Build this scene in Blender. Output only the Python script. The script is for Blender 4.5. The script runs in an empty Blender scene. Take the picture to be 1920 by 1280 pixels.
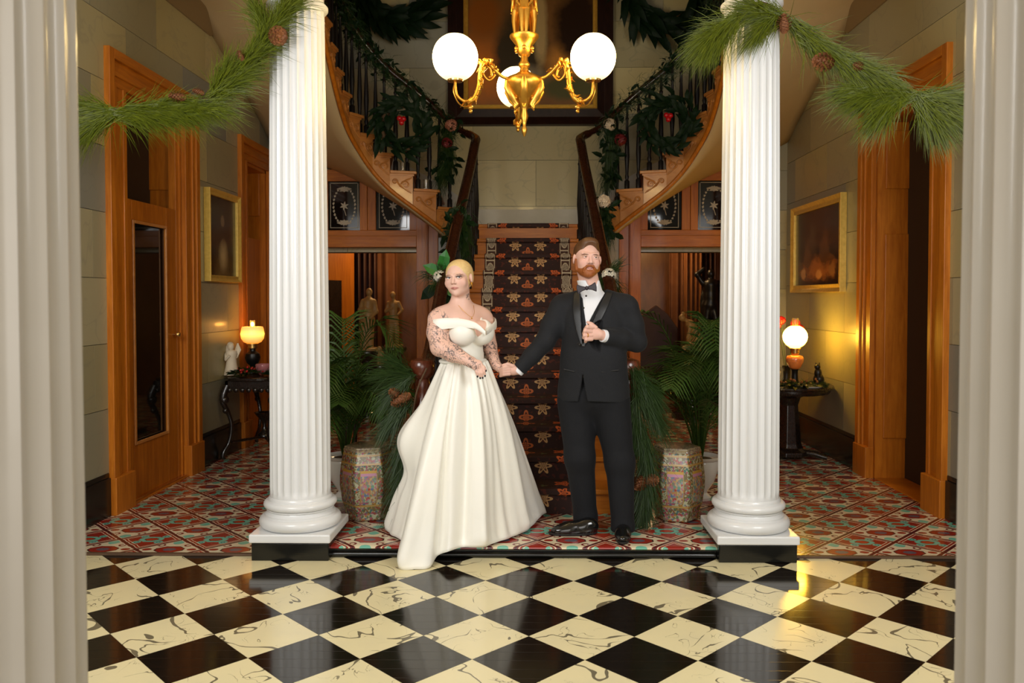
import bpy, bmesh, math, random
import numpy as np
from mathutils import Vector, Matrix
# ------------------------------------------------------------------ camera, world, lights
sc = bpy.context.scene
C = sc.collection
R = math.radians
F, PX, PY = 1515.0, 980.0, 598.0            # focal length and principal point in pixels of the 1920x1280 frame
CAM_Z, PITCH, YAW = 1.52, 1.5, 0.757
cam_d = bpy.data.cameras.new('camera'); cam = bpy.data.objects.new('camera', cam_d); C.objects.link(cam)
cam.location = (0, 0, CAM_Z); cam.rotation_euler = (R(90 - PITCH), 0, R(YAW))
cam_d.sensor_width = 36; cam_d.lens = 36 * F / 1920
cam_d.shift_x = (960 - PX) / 1920; cam_d.shift_y = -(640 - PY) / 1920
cam_d.dof.use_dof = True; cam_d.dof.focus_distance = 4.95; cam_d.dof.aperture_fstop = 3.8
cam_d.clip_start = 0.05
sc.camera = cam
CM = cam.rotation_euler.to_matrix()
def ray(px, py):
    return CM @ Vector(((px - PX) / F, -(py - PY) / F, -1.0))
def at(px, py, Y=None, z=None, x=None):      # pixel -> point on a known plane of the room
    d = ray(px, py)
    t = Y / d.y if Y is not None else ((z - CAM_Z) / d.z if z is not None else x / d.x)
    return Vector((0, 0, CAM_Z)) + d * t

w = bpy.data.worlds.new('world'); sc.world = w; w.use_nodes = True
w.node_tree.nodes['Background'].inputs[0].default_value = (1.0, 0.9, 0.76, 1)
w.node_tree.nodes['Background'].inputs[1].default_value = 0.6
sc.view_settings.view_transform = 'Standard'; sc.view_settings.look = 'None'
sc.view_settings.gamma = 1.0; sc.view_settings.exposure = 0.32; sc.view_settings.use_curve_mapping = False

def area(name, loc, target, sx, sy, power, col):
    l = bpy.data.lights.new(name, 'AREA'); l.shape = 'RECTANGLE'; l.size = sx; l.size_y = sy
    l.energy = power; l.color = col
    o = bpy.data.objects.new(name, l); C.objects.link(o); o.location = loc
    o.rotation_euler = (Vector(target) - Vector(loc)).to_track_quat('-Z', 'Y').to_euler()
    return o
def point(name, loc, power, col, rad=0.08):
    l = bpy.data.lights.new(name, 'POINT'); l.energy = power; l.color = col; l.shadow_soft_size = rad
    o = bpy.data.objects.new(name, l); C.objects.link(o); o.location = loc
    return o
area('softbox_left', (-2.1, 1.9, 2.5), (-0.1, 5.2, 1.2), 1.3, 1.3, 56, (0.99, 0.985, 0.97))  # unseen flash softbox, added to light the couple and inner columns
area('softbox_right', (2.0, 1.9, 2.5), (0.1, 5.2, 1.2), 1.3, 1.3, 52, (0.99, 0.985, 0.97))  # second added softbox, out of view on the right
area('entrance_daylight', (0, -2.4, 2.0), (0, 5, 1.5), 3.6, 2.6, 52, (1.0, 0.975, 0.94))
point('back_room_light_left', (-1.7, 10.9, 2.5), 34, (1.0, 0.62, 0.27), 0.15)
point('back_room_light_right', (1.7, 10.9, 2.5), 34, (1.0, 0.62, 0.27), 0.15)

# ------------------------------------------------------------------ mesh helpers
ORG = {}
def tag(o, label=None, cat=None, group=None, kind=None):
    if label: o['label'] = label
    if cat: o['category'] = cat
    if group: o['group'] = group
    if kind: o['kind'] = kind
    return o
def thing(name, label, cat, loc=(0, 0, 0), group=None, kind=None, rz=0):
    o = bpy.data.objects.new(name, None); C.objects.link(o); o.location = loc; o.empty_display_size = 0.1
    o.rotation_euler = (0, 0, rz)
    ORG[o] = Vector(loc)
    return tag(o, label, cat, group, kind)
def copy_tree(o, parent=None):
    c = o.copy(); C.objects.link(c); c.parent = parent
    for ch in o.children: copy_tree(ch, c)
    ORG[c] = ORG.get(o, Vector())
    return c
class MB:
    def __init__(s): s.v = []; s.f = []; s.uv = None
    def add(s, vs, fs):
        o = len(s.v); s.v += [tuple(p) for p in vs]; s.f += [tuple(i + o for i in f) for f in fs]; return s
    def box(s, x0, x1, y0, y1, z0, z1):
        return s.add([(x0,y0,z0),(x1,y0,z0),(x1,y1,z0),(x0,y1,z0),(x0,y0,z1),(x1,y0,z1),(x1,y1,z1),(x0,y1,z1)],
                     [(0,3,2,1),(4,5,6,7),(0,1,5,4),(1,2,6,5),(2,3,7,6),(3,0,4,7)])
    def hexa(s, lo, hi):            # bottom quad, top quad
        return s.add(list(lo) + list(hi), [(3,2,1,0),(4,5,6,7),(0,1,5,4),(1,2,6,5),(2,3,7,6),(3,0,4,7)])
    def prism(s, pts, d):           # polygon of 3D points extruded by d
        n = len(pts); d = Vector(d); a = [Vector(p) for p in pts]
        return s.add(a + [p + d for p in a], [tuple(range(n - 1, -1, -1)), tuple(range(n, 2 * n))] +
                     [(i, (i + 1) % n, (i + 1) % n + n, i + n) for i in range(n)])
    def lathe(s, prof, n=24, c=(0, 0, 0), fl=None, rot=0.0):
        vs = []; fs = []; m = len(prof)
        for j, (r, z) in enumerate(prof):
            for i in range(n):
                a = 2 * math.pi * i / n + rot
                rr = r * (fl(j, a) if fl else 1)
                vs.append((c[0] + rr * math.cos(a), c[1] + rr * math.sin(a), c[2] + z))
        for j in range(m - 1):
            for i in range(n):
                k = (i + 1) % n
                fs.append((j*n+i, j*n+k, (j+1)*n+k, (j+1)*n+i))
        fs.append(tuple(range(n - 1, -1, -1))); fs.append(tuple(range((m-1)*n, m*n)))
        return s.add(vs, fs)
    def tube(s, path, rad, n=8, cap=True, flat=1.0, up=None):
        P = [Vector(p) for p in path]; m = len(P)
        rs = rad if isinstance(rad, (list, tuple)) else [rad] * m
        u = None; vs = []; fs = []
        for i in range(m):
            t = (P[min(i+1, m-1)] - P[max(i-1, 0)])
            t = t.normalized() if t.length > 1e-9 else Vector((0, 0, 1))
            if up is not None: u = Vector(up)
            elif u is None: u = Vector((0, 0, 1)) if abs(t.z) < 0.9 else Vector((0, 1, 0))
            u = (u - t * u.dot(t)); u = u.normalized() if u.length > 1e-6 else t.orthogonal().normalized()
            b = t.cross(u)
            for k in range(n):
                a = 2 * math.pi * k / n
                vs.append(P[i] + (b * math.cos(a) + u * (math.sin(a) * flat)) * rs[i])
        for i in range(m - 1):
            for k in range(n):
                l = (k + 1) % n
                fs.append((i*n+k, i*n+l, (i+1)*n+l, (i+1)*n+k))
        if cap: fs.append(tuple(range(n-1, -1, -1))); fs.append(tuple(range((m-1)*n, m*n)))
        return s.add(vs, fs)
    def ball(s, c, r, nu=14, nv=9, rot=None):
        r = (r, r, r) if not hasattr(r, '__len__') else r
        vs = [(0, 0, 1)]; fs = []
        for j in range(1, nv):
            for i in range(nu):
                a = 2*math.pi*i/nu; b = math.pi*j/nv
                vs.append((math.sin(b)*math.cos(a), math.sin(b)*math.sin(a), math.cos(b)))
        vs.append((0, 0, -1)); e = len(vs) - 1
        for i in range(nu): fs.append((0, 1+i, 1+(i+1) % nu))
        for j in range(nv-2):
            for i in range(nu):
                k = (i+1) % nu; fs.append((1+j*nu+i, 1+(j+1)*nu+i, 1+(j+1)*nu+k, 1+j*nu+k))
        for i in range(nu): fs.append((e, 1+(nv-2)*nu+(i+1) % nu, 1+(nv-2)*nu+i))
        out = []
        for p in vs:
            q = Vector((p[0]*r[0], p[1]*r[1], p[2]*r[2]))
            if rot is not None: q = rot @ q
            out.append(Vector(c) + q)
        return s.add(out, fs)
    def xf(s, M):
        s.v = [tuple(M @ Vector(p)) for p in s.v]; return s
    def build(s, name, mat, parent=None, smooth=None, bevel=0, local=False):
        me = bpy.data.meshes.new(name)
        org = Vector() if (parent is None or local) else ORG.get(parent, Vector())
        me.from_pydata([(p[0]-org.x, p[1]-org.y, p[2]-org.z) for p in s.v], [], s.f)
        if smooth is not None:
            me.polygons.foreach_set('use_smooth', [True] * len(me.polygons))
            if smooth < 180: me.set_sharp_from_angle(angle=R(smooth))
        if s.uv:
            l = me.uv_layers.new(name='UVMap')
            for lp in me.loops: l.data[lp.index].uv = s.uv[lp.vertex_index]
        o = bpy.data.objects.new(name, me); C.objects.link(o)
        if mat: me.materials.append(MT[mat] if isinstance(mat, str) else mat)
        if parent is not None: o.parent = parent; ORG[o] = Vector() if local else org
        if bevel:
            b = o.modifiers.new('bevel', 'BEVEL'); b.width = bevel; b.segments = 2; b.limit_method = 'ANGLE'; b.angle_limit = R(40)
        return o
def boxobj(name, mat, b, parent=None, bevel=0.0, **k): return MB().box(*b).build(name, mat, parent, bevel=bevel, **k)
def struct(o): o['kind'] = 'structure'; return o
def cut(rects, op):                 # subtract one rectangle from a list of rectangles
    out = []
    for (a, b, c, d) in rects:
        p, q, r_, s_ = op
        if p >= b or q <= a or r_ >= d or s_ <= c: out.append((a, b, c, d)); continue
        if a < p: out.append((a, p, c, d))
        if q < b: out.append((q, b, c, d))
        lo, hi = max(a, p), min(b, q)
        if c < r_: out.append((lo, hi, c, r_))
        if s_ < d: out.append((lo, hi, s_, d))
    return out
def spline(pts, n):                 # Catmull-Rom through points
    P = [Vector(p) for p in pts]; out = []
    m = len(P) - 1
    for i in range(n + 1):
        t = i / n * m; k = min(int(t), m - 1); u = t - k
        p0, p1, p2, p3 = P[max(k-1, 0)], P[k], P[k+1], P[min(k+2, m)]
        out.append(0.5 * ((2*p1) + (p2-p0)*u + (2*p0-5*p1+4*p2-p3)*u*u + (3*p1-p0-3*p2+p3)*u**3))
    return out
# ------------------------------------------------------------------ materials (all procedural)
MT = {}
class S:
    g = None
    def __init__(s, sock): s.s = sock
    def _m(op, *a):
        n = S.g.nodes.new('ShaderNodeMath'); n.operation = op
        for i, x in enumerate(a):
            if isinstance(x, S): S.g.links.new(x.s, n.inputs[i])
            else: n.inputs[i].default_value = x
        return S(n.outputs[0])
    def __add__(s, o): return S._m('ADD', s, o)
    __radd__ = __add__
    def __sub__(s, o): return S._m('SUBTRACT', s, o)
    def __rsub__(s, o): return S._m('SUBTRACT', o, s)
    def __mul__(s, o): return S._m('MULTIPLY', s, o)
    __rmul__ = __mul__
    def __truediv__(s, o): return S._m('DIVIDE', s, o)
    def __lt__(s, o): return S._m('LESS_THAN', s, o)
    def __gt__(s, o): return S._m('GREATER_THAN', s, o)
def m_(op, *a): return S._m(op, *a)
def absv(a): return m_('ABSOLUTE', a)
def mx(a, b): return m_('MAXIMUM', a, b)
def mn(a, b): return m_('MINIMUM', a, b)
def band(a, lo, hi): return (a > lo) * (a < hi)
def inp(sock, v):
    if isinstance(v, S): S.g.links.new(v.s, sock)
    elif v is not None:
        if hasattr(v, '__len__') and len(v) == 3 and len(sock.default_value) == 4: v = (*v, 1)
        sock.default_value = v
def node(t, outs=0, **kw):
    n = S.g.nodes.new(t)
    for k, v in kw.items():
        if k in n.inputs: inp(n.inputs[k], v)
        else: setattr(n, k, v)
    return S(n.outputs[outs])
def mixc(f, a, b):
    n = S.g.nodes.new('ShaderNodeMix'); n.data_type = 'RGBA'
    inp(n.inputs[0], f); inp(n.inputs[6], a); inp(n.inputs[7], b)
    return S(n.outputs[2])
def noise(vec, scale, detail=3, rough=0.5, dist=0.0, out=0):
    n = S.g.nodes.new('ShaderNodeTexNoise')
    if vec is not None: inp(n.inputs['Vector'], vec)
    n.inputs['Scale'].default_value = scale; n.inputs['Detail'].default_value = detail
    n.inputs['Roughness'].default_value = rough; n.inputs['Distortion'].default_value = dist
    return S(n.outputs[out])
def coord(kind='Object'):
    if kind == 'Position': return S(S.g.nodes.new('ShaderNodeNewGeometry').outputs['Position'])
    n = S.g.nodes.new('ShaderNodeTexCoord'); return S(n.outputs[kind])
def orand(): return S(S.g.nodes.new('ShaderNodeObjectInfo').outputs['Random'])
def sep(v):
    n = S.g.nodes.new('ShaderNodeSeparateXYZ'); inp(n.inputs[0], v); return [S(o) for o in n.outputs]
def comb(x, y, z):
    n = S.g.nodes.new('ShaderNodeCombineXYZ')
    for i, v in enumerate((x, y, z)): inp(n.inputs[i], v)
    return S(n.outputs[0])
def mapv(v, scale=(1, 1, 1), rot=(0, 0, 0), loc=(0, 0, 0)):
    n = S.g.nodes.new('ShaderNodeMapping'); inp(n.inputs[0], v)
    inp(n.inputs['Location'], loc); n.inputs['Rotation'].default_value = rot; n.inputs['Scale'].default_value = scale
    return S(n.outputs[0])
def ramp(f, stops):
    n = S.g.nodes.new('ShaderNodeValToRGB'); inp(n.inputs[0], f)
    e = n.color_ramp.elements
    while len(e) < len(stops): e.new(0.5)
    for i, (p, c) in enumerate(stops): e[i].position = p; e[i].color = (*c, 1) if len(c) == 3 else c
    return S(n.outputs[0])
def attr(name, out='Color'):
    n = S.g.nodes.new('ShaderNodeAttribute'); n.attribute_name = name; return S(n.outputs[out])
def mat(name, col=None, rough=0.5, metal=0.0, bump=None, bs=0.1, bd=0.01, spec=None, coat=0, emit=None, es=0, trans=0, fn=None, sub=0, sheen=0, alpha=None):
    m = bpy.data.materials.new(name); m.use_nodes = True; MT[name] = m
    S.g = m.node_tree; b = S.g.nodes['Principled BSDF']
    if fn:
        r = fn()
        if isinstance(r, dict):
            col = r.get('col', col); rough = r.get('rough', rough); bump = r.get('bump', bump); metal = r.get('metal', metal)
        else: col = r
    inp(b.inputs['Base Color'], col); inp(b.inputs['Roughness'], rough); inp(b.inputs['Metallic'], metal)
    if coat: b.inputs['Coat Weight'].default_value = coat; b.inputs['Coat Roughness'].default_value = 0.08
    if spec is not None: b.inputs['Specular IOR Level'].default_value = spec
    if trans: b.inputs['Transmission Weight'].default_value = trans
    if sub: b.inputs['Subsurface Weight'].default_value = sub; b.inputs['Subsurface Radius'].default_value = (0.02, 0.008, 0.004); b.inputs['Subsurface Scale'].default_value = 0.5
    if sheen: b.inputs['Sheen Weight'].default_value = sheen
    if emit is not None: inp(b.inputs['Emission Color'], emit); inp(b.inputs['Emission Strength'], es)
    if alpha is not None: inp(b.inputs['Alpha'], alpha)
    if bump is not None:
        n = S.g.nodes.new('ShaderNodeBump'); n.inputs['Strength'].default_value = bs; n.inputs['Distance'].default_value = bd
        inp(n.inputs['Height'], bump); S.g.links.new(n.outputs[0], b.inputs['Normal'])
    return m
def wood_fn(c1, c2, sc_=(14, 14, 1.2), r=0.28, axis=None):
    def f():
        v = mapv(coord('Position'), scale=sc_)
        a = noise(v, 2.2, 5, 0.6, 0.6); b = noise(v, 12, 3, 0.6)
        k = a * 0.75 + b * 0.25
        return dict(col=ramp(k, [(0.3, c1), (0.7, c2)]), rough=r + b * 0.12, bump=b)
    return f
mat('oak', fn=wood_fn((0.32, 0.082, 0.0035), (0.56, 0.18, 0.012), r=0.36), bs=0.05, coat=0.06, spec=.3)
mat('oak_across', fn=wood_fn((0.32, 0.082, 0.0035), (0.56, 0.18, 0.012), (1.2, 1.2, 14), r=0.36), bs=0.05, coat=0.06, spec=.3)
mat('oak_pale', fn=wood_fn((0.42, 0.15, 0.03), (0.62, 0.26, 0.06), (3, 3, 5), 0.32), bs=0.05, coat=0.2)
mat('mahogany', fn=wood_fn((0.016, 0.004, 0.002), (0.048, 0.012, 0.006), (8, 8, 3), 0.2), bs=0.03, coat=0.3)
mat('ebony', fn=wood_fn((0.008, 0.005, 0.004), (0.02, 0.012, 0.008), (8, 8, 3), 0.22), bs=0.03, coat=0.4)
mat('white_paint', fn=lambda: dict(col=mixc(noise(coord('Position'), 3, 3), (0.73, 0.735, 0.73), (0.79, 0.795, 0.79)), rough=0.3), coat=0.25)
mat('cream_paint', fn=lambda: dict(col=mixc(noise(coord('Position'), 4, 4), (0.66, 0.60, 0.50), (0.74, 0.69, 0.60)), rough=0.3, bump=noise(coord('Position'), 60, 3)), coat=0.25, bs=0.02)
mat('plaster', fn=lambda: dict(col=mixc(noise(coord('Position'), 1.6, 4), (0.46, 0.33, 0.16), (0.54, 0.40, 0.21)), rough=0.75, bump=noise(coord('Position'), 40, 3)), bs=0.05)
mat('cornice', (0.20, 0.13, 0.055), 0.5)
mat('brown_edge', (0.10, 0.055, 0.03), 0.5)
mat('newel_wood', fn=wood_fn((0.06, 0.012, 0.005), (0.16, 0.036, 0.014), (8, 8, 3), 0.2), bs=0.03, coat=0.4)
mat('frame_dark', fn=wood_fn((0.012, 0.004, 0.002), (0.035, 0.011, 0.006), (8, 8, 3), 0.42), bs=0.03, spec=.25)
mat('joint', (0.12, 0.105, 0.07), 0.8)
mat('baluster_dark', (0.010, 0.007, 0.006), 0.45, spec=.3)
def black_fn():
    n = noise(coord('Position'), 9, 4); s = noise(mapv(coord('Position'), scale=(3, 60, 60)), 3, 2)
    return dict(col=mixc(m_('POWER', n, 4.0), (0.006, 0.006, 0.005), (0.03, 0.03, 0.022)), rough=0.16 + n * 0.12, bump=s)
mat('black_gloss', fn=black_fn, bs=0.03)
def block_fn(k=1.0):
    p = coord('Position'); r = orand()
    pv = node('ShaderNodeVectorMath', operation='ADD')
    n = pv.s.node; S.g.links.new(p.s, n.inputs[0]); off = comb(r * 37.0, r * 91.0, r * 53.0); S.g.links.new(off.s, n.inputs[1])
    q = lambda *c: tuple(x * k for x in c)
    base = ramp(r, [(0.0, q(0.31, 0.26, 0.115)), (0.22, q(0.46, 0.38, 0.18)), (0.42, q(0.20, 0.195, 0.15)), (0.62, q(0.37, 0.30, 0.125)), (0.82, q(0.17, 0.18, 0.17)), (1.0, q(0.42, 0.36, 0.20))])
    cl = noise(pv, 2.2, 4, 0.55, 0.8)
    c = mixc(m_('MULTIPLY', cl, 0.35), base, q(0.32, 0.28, 0.16))
    ve = absv(noise(pv, 1.5, 3, 0.5, 1.8) - 0.5)
    vein = (1.0 - m_('MINIMUM', ve * 60.0, 1.0)) * 0.22
    return dict(col=mixc(vein, c, (0.15, 0.15, 0.12)), rough=0.38, bump=cl)
mat('marble_block', fn=block_fn, bs=0.02, coat=0.15)
mat('lit_marble_block', fn=lambda: block_fn(1.6), bs=0.02, coat=0.15)  # same stone, colours brightened in place of stronger light on the landing wall
# painted floor diamonds
def cream_tile():
    p = coord('Position'); r = orand(); n = S.g.nodes.new('ShaderNodeVectorMath'); n.operation = 'ADD'
    S.g.links.new(p.s, n.inputs[0]); S.g.links.new(comb(r * 43.0, r * 71.0, r * 17.0).s, n.inputs[1]); v = S(n.outputs[0])
    v2 = mapv(v, scale=(1.0, 1.0, 1.0), rot=(0, 0, 0.5))
    a = absv(noise(v2, 3.0, 2.5, 0.45, 1.0) - 0.5); msk = noise(v, 5.5, 2)
    wid = (msk - 0.385) * 0.06
    vein = m_('MULTIPLY', (a < wid) * 1.0, 0.86)
    a2 = absv(noise(v2, 6.4, 2, 0.5, 1.4) - 0.46); vein2 = (a2 < ((noise(v, 7, 1) - 0.50) * 0.045)) * 0.7
    sm = m_('POWER', noise(v, 4, 3), 3.0) * 1.1
    base = mixc(sm, (0.82, 0.72, 0.42), (0.64, 0.58, 0.40))
    c = mixc(mx(vein, vein2), base, (0.075, 0.06, 0.04))
    bl = m_('PINGPONG', sep(p)[1] + 0.01, 0.04)
    bd_ = (bl < 0.0012)
    return dict(col=c, rough=0.2, bump=1.0 - bd_)
mat('cream_diamond', fn=cream_tile, bs=0.12, bd=0.001, spec=0.45)
def black_tile():
    p = coord('Position'); y = sep(p)[1]
    bl = m_('PINGPONG', y + 0.01, 0.04); bd_ = (bl < 0.0012)
    n = noise(mapv(p, scale=(2, 30, 1)), 4, 3)
    scr = absv(noise(mapv(p, scale=(1, 1, 1), rot=(0, 0, 0.3)), 9, 1, 0.5, 2) - 0.5) < 0.0012
    return dict(col=mixc(n, (0.006, 0.005, 0.004), (0.016, 0.010, 0.006)), rough=0.075 + n * 0.05 + bd_ * 0.2, bump=1.0 - bd_ * 0.7)
mat('black_diamond', fn=black_tile, bs=0.10, bd=0.001, spec=0.55)
def carpet():
    p = coord('Position'); x, y, z = sep(p)
    wob = noise(p, 22, 2) - 0.5
    U = (x + 2.388) / 0.402 + wob * 0.03; Vv = (y - 4.99) / 0.402 + wob * 0.03
    fu = U - m_('ROUND', U); fv = Vv - m_('ROUND', Vv)
    au, av = absv(fu), absv(fv)
    d1 = au + av
    # teal medallion cell
    re = m_('SQRT', fu*fu*1.0 + fv*fv*2.2)
    oct_ = mx(mx(au, av * 1.45), (au + av * 1.2) * 0.8)
    red = (0.30, 0.022, 0.014); teal = (0.16, 0.48, 0.36); cream = (0.72, 0.62, 0.42); dark = (0.045, 0.012, 0.014); bl = (0.12, 0.10, 0.13)
    c1 = mixc(band(oct_, 0.105, 0.185), red, teal)
    c1 = mixc(band(oct_, 0.098, 0.108), c1, dark)
    du, dv = absv(au - 0.235), absv(av - 0.0)
    kn = m_('SQRT', (au-0.17)*(au-0.17) + (av-0.145)*(av-0.145))
    c1 = mixc(kn < 0.065, c1, teal); c1 = mixc(band(kn, 0.02, 0.035), c1, (0.03, 0.16, 0.17))
    c1 = mixc(oct_ < 0.085, c1, (0.42, 0.05, 0.018))
    c1 = mixc(band(d1, 0.375, 0.392), c1, cream)
    # red medallion cell
    gu, gv = 0.5 - au, 0.5 - av
    oc2 = mx(mx(gu, gv * 1.5), (gu + gv * 1.25) * 0.78)
    c2 = mixc(oc2 < 0.20, cream, red); c2 = mixc(oc2 < 0.095, c2, bl)
    c2 = mixc(band(oc2, 0.20, 0.222), c2, dark)
    k2 = m_('SQRT', (gu-0.335)*(gu-0.335) + gv*gv*2.0)
    c2 = mixc(k2 < 0.07, c2, red)
    k3 = m_('SQRT', (gu-0.20)*(gu-0.20) + (gv-0.20)*(gv-0.20))
    c2 = mixc(band(k3, 0.03, 0.062), c2, (0.20, 0.02, 0.02))
    k4 = m_('SQRT', gu*gu*1.5 + (gv-0.36)*(gv-0.36))
    c2 = mixc(k4 < 0.11, c2, teal)
    c = mixc(d1 > 0.5, c1, c2)
    e = absv(d1 - 0.5)
    c = mixc(e < 0.060, c, cream); c = mixc(e < 0.038, c, (0.17, 0.015, 0.015)); c = mixc(e < 0.014, c, dark)
    c = mixc(noise(p, 90, 2) * 0.12, c, (0.12, 0.05, 0.03))
    return dict(col=c, rough=0.10 + noise(p, 14, 3) * 0.14, bump=noise(p, 120, 2))
mat('floor_cloth', fn=carpet, bs=0.06, bd=0.002, spec=0.55)
def runner():
    uv = coord('UV'); u, v, _ = sep(uv)          # metres across, metres along
    au = absv(u)
    field = (0.032, 0.011, 0.008)
    def rosette(cu, cv, per, r0, pet, amp):
        fv = v / per - cv; fv = (fv - m_('ROUND', fv)) * per
        du = au - cu
        rr = m_('SQRT', du*du + fv*fv); th = m_('ARCTAN2', fv, du)
        return rr - (m_('COSINE', th * pet) * amp + r0)
    L = 0.46
    c = mixc(noise(uv, 26, 2) > 0.60, field, (0.085, 0.018, 0.010))
    f1 = rosette(0.125, 0.20, L, 0.046, 6, 0.016); c = mixc(f1 < 0.0, c, (0.62, 0.36, 0.15))
    c = mixc(band(f1, -0.036, -0.020), c, (0.10, 0.03, 0.015))
    f2 = mn(rosette(0.0, 0.66, L, 0.05, 4, 0.02), rosette(0.0, 0.04, L, 0.042, 4, 0.014)); c = mixc(f2 < 0.0, c, (0.52, 0.13, 0.035)); c = mixc(band(f2, -0.03, -0.018), c, (0.06, 0.02, 0.012))
    f3 = mn(rosette(0.258, 0.74, L, 0.054, 5, 0.016), rosette(0.258, 0.34, L, 0.038, 5, 0.012)); c = mixc(f3 < 0.0, c, (0.62, 0.12, 0.025)); c = mixc(band(f3, -0.032, -0.02), c, (0.10, 0.02, 0.012))
    f4 = rosette(0.125, 0.60, L, 0.018, 3, 0.010); c = mixc(f4 < 0.0, c, (0.12, 0.13, 0.05))
    # border: cream chain on brown
    bu = (au - 0.365) / 0.052
    per = 0.20; bv = v / per; fv = bv - m_('ROUND', bv)
    el = m_('SQRT', bu*bu*2.2 + fv*fv*7.5)
    b = mixc(band(absv(bu), 0.72, 0.86) * (absv(fv) > 0.12), (0.075, 0.03, 0.018), (0.60, 0.50, 0.34))
    b = mixc(el < 1.0, b, mixc(noise(uv, 180, 1) > 0.5, (0.50, 0.42, 0.30), (0.16, 0.10, 0.07)))
    b = mixc(band(el, 0.93, 1.05), b, (0.62, 0.52, 0.36))
    b = mixc((absv(fv) > 0.47) * (absv(bu) < 0.8), b, (0.6, 0.5, 0.35))
    c = mixc(au > 0.312, c, b)
    return dict(col=c, rough=0.85, bump=noise(uv, 300, 2))
mat('stair_runner', fn=runner, bs=0.15, bd=0.003)
mat('gold', fn=lambda: dict(col=mixc(noise(coord('Position'), 25, 3), (0.46, 0.20, 0.02), (0.85, 0.46, 0.07)), rough=0.33, metal=0.9))
mat('gilt', fn=lambda: dict(col=mixc(noise(coord('Position'), 30, 3), (0.55, 0.33, 0.05), (0.9, 0.62, 0.14)), rough=0.32, metal=0.35))
mat('brass', (0.75, 0.48, 0.16), 0.25, 0.95)
mat('dark_glass', (0.008, 0.007, 0.006), 0.04, spec=0.6)
mat('etched', (0.42, 0.36, 0.26), 0.6)
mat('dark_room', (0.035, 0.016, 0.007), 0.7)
mat('dark_metal', (0.01, 0.009, 0.008), 0.35, 0.3)
def picture_mat(name, bg, blobs, rough=0.35, nz=0.25):
    def f():
        u, v, _ = sep(coord('UV')); n = noise(coord('UV'), 9, 5, 0.6) - 0.5; c = mixc(noise(coord('UV'), 5, 4), bg, tuple(x * 1.6 for x in bg))
        for (cu, cv, ru, rv, col, hard) in blobs:
            du = (u - cu) / ru; dv = (v - cv) / rv
            d = m_('SQRT', du*du + dv*dv) + n * nz * 2
            k = m_('SUBTRACT', 1.0, d) * hard; k.s.node.use_clamp = True
            c = mixc(k, c, col)
        return dict(col=c, rough=rough, bump=noise(coord('UV'), 80, 3))
    return mat(name, fn=f, bs=0.08, bd=0.003)
mat('stone_pale', fn=lambda: dict(col=mixc(noise(coord('Position'), 6, 4, 0.6, 1.0), (0.50, 0.46, 0.36), (0.64, 0.60, 0.50)), rough=0.4))
mat('back_wood', fn=wood_fn((0.10, 0.035, 0.008), (0.20, 0.075, 0.018), (4, 4, 1)), bs=0.03)
# ------------------------------------------------------------------ the setting
rnd = random.Random(7)
XC = -0.055                                   # centre line of the hall
XL, XR, YB, YS = -2.96, 2.85, 9.40, 9.10      # side walls, landing wall, screen wall
def mir(x, s): return x if s < 0 else 2 * XC - x
def blocks(parent, axis, const, sgn, u0, u1, z0, z1, course, length, ops, off=0.0, th=0.016, mt='marble_block'):
    k = 0; z = z0
    while z < z1 - 0.02:
        zt = min(z + course, z1); u = u0 - length * (0.5 if k % 2 else 0.0) - off
        while u < u1:
            a, b = max(u, u0), min(u + length, u1)
            if b - a > 0.03:
                rs = [(a + 0.002, b - 0.002, z + 0.002, zt - 0.002)]
                for op in ops: rs = cut(rs, op)
                if rs:
                    m = MB()
                    for (p, q, r_, s_) in rs:
                        lo, hi = sorted((const, const + sgn * th))
                        if axis == 'x': m.box(lo, hi, p, q, r_, s_)
                        else: m.box(p, q, lo, hi, r_, s_)
                    m.build('marble_block', mt, parent)
            u += length
        z = zt; k += 1
def wall_x(name, x0, x1, u0, u1, z0, z1, ops, m, label):
    rs = [(u0, u1, z0, z1)]
    for op in ops: rs = cut(rs, op)
    mb = MB()
    for (a, b, c, d) in rs: mb.box(x0, x1, a, b, c, d)
    return tag(mb.build(name, m), label, 'wall', kind='structure')
# floor of painted diamonds
fl = boxobj('floor', 'black_gloss', (-3.4, 3.3, -2.5, 4.8, -0.12, -0.012))
tag(fl, 'glossy checkered entrance floor of black and veined cream diamonds', 'floor', kind='structure')
DG = 0.474
def diamond(h):
    return MB().add([(h,0,-.012),(0,h,-.012),(-h,0,-.012),(0,-h,-.012),(h,0,0),(0,h,0),(-h,0,0),(0,-h,0)],
                    [(3,2,1,0),(4,5,6,7),(0,1,5,4),(1,2,6,5),(2,3,7,6),(3,0,4,7)])
tile0 = {}
for key in ('cream_diamond', 'black_diamond'):
    h = DG / 2 - 0.0008
    tile0[key] = diamond(h).build('floor_tile', key, fl, local=True); tile0[key + '_u'] = False
for j in range(-1, 8):
    for k in range(-7, 7):
        for key, x, y in (('cream_diamond', 0.217 + k * DG, 4.544 - j * DG), ('black_diamond', -0.02 + k * DG, 4.307 - j * DG)):
            if abs(x) > 3.0 or y > 4.79: continue
            if not tile0[key + '_u']: o = tile0[key]; tile0[key + '_u'] = True
            else: o = tile0[key].copy(); C.objects.link(o)
            o.location = (x, y, 0)
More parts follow.
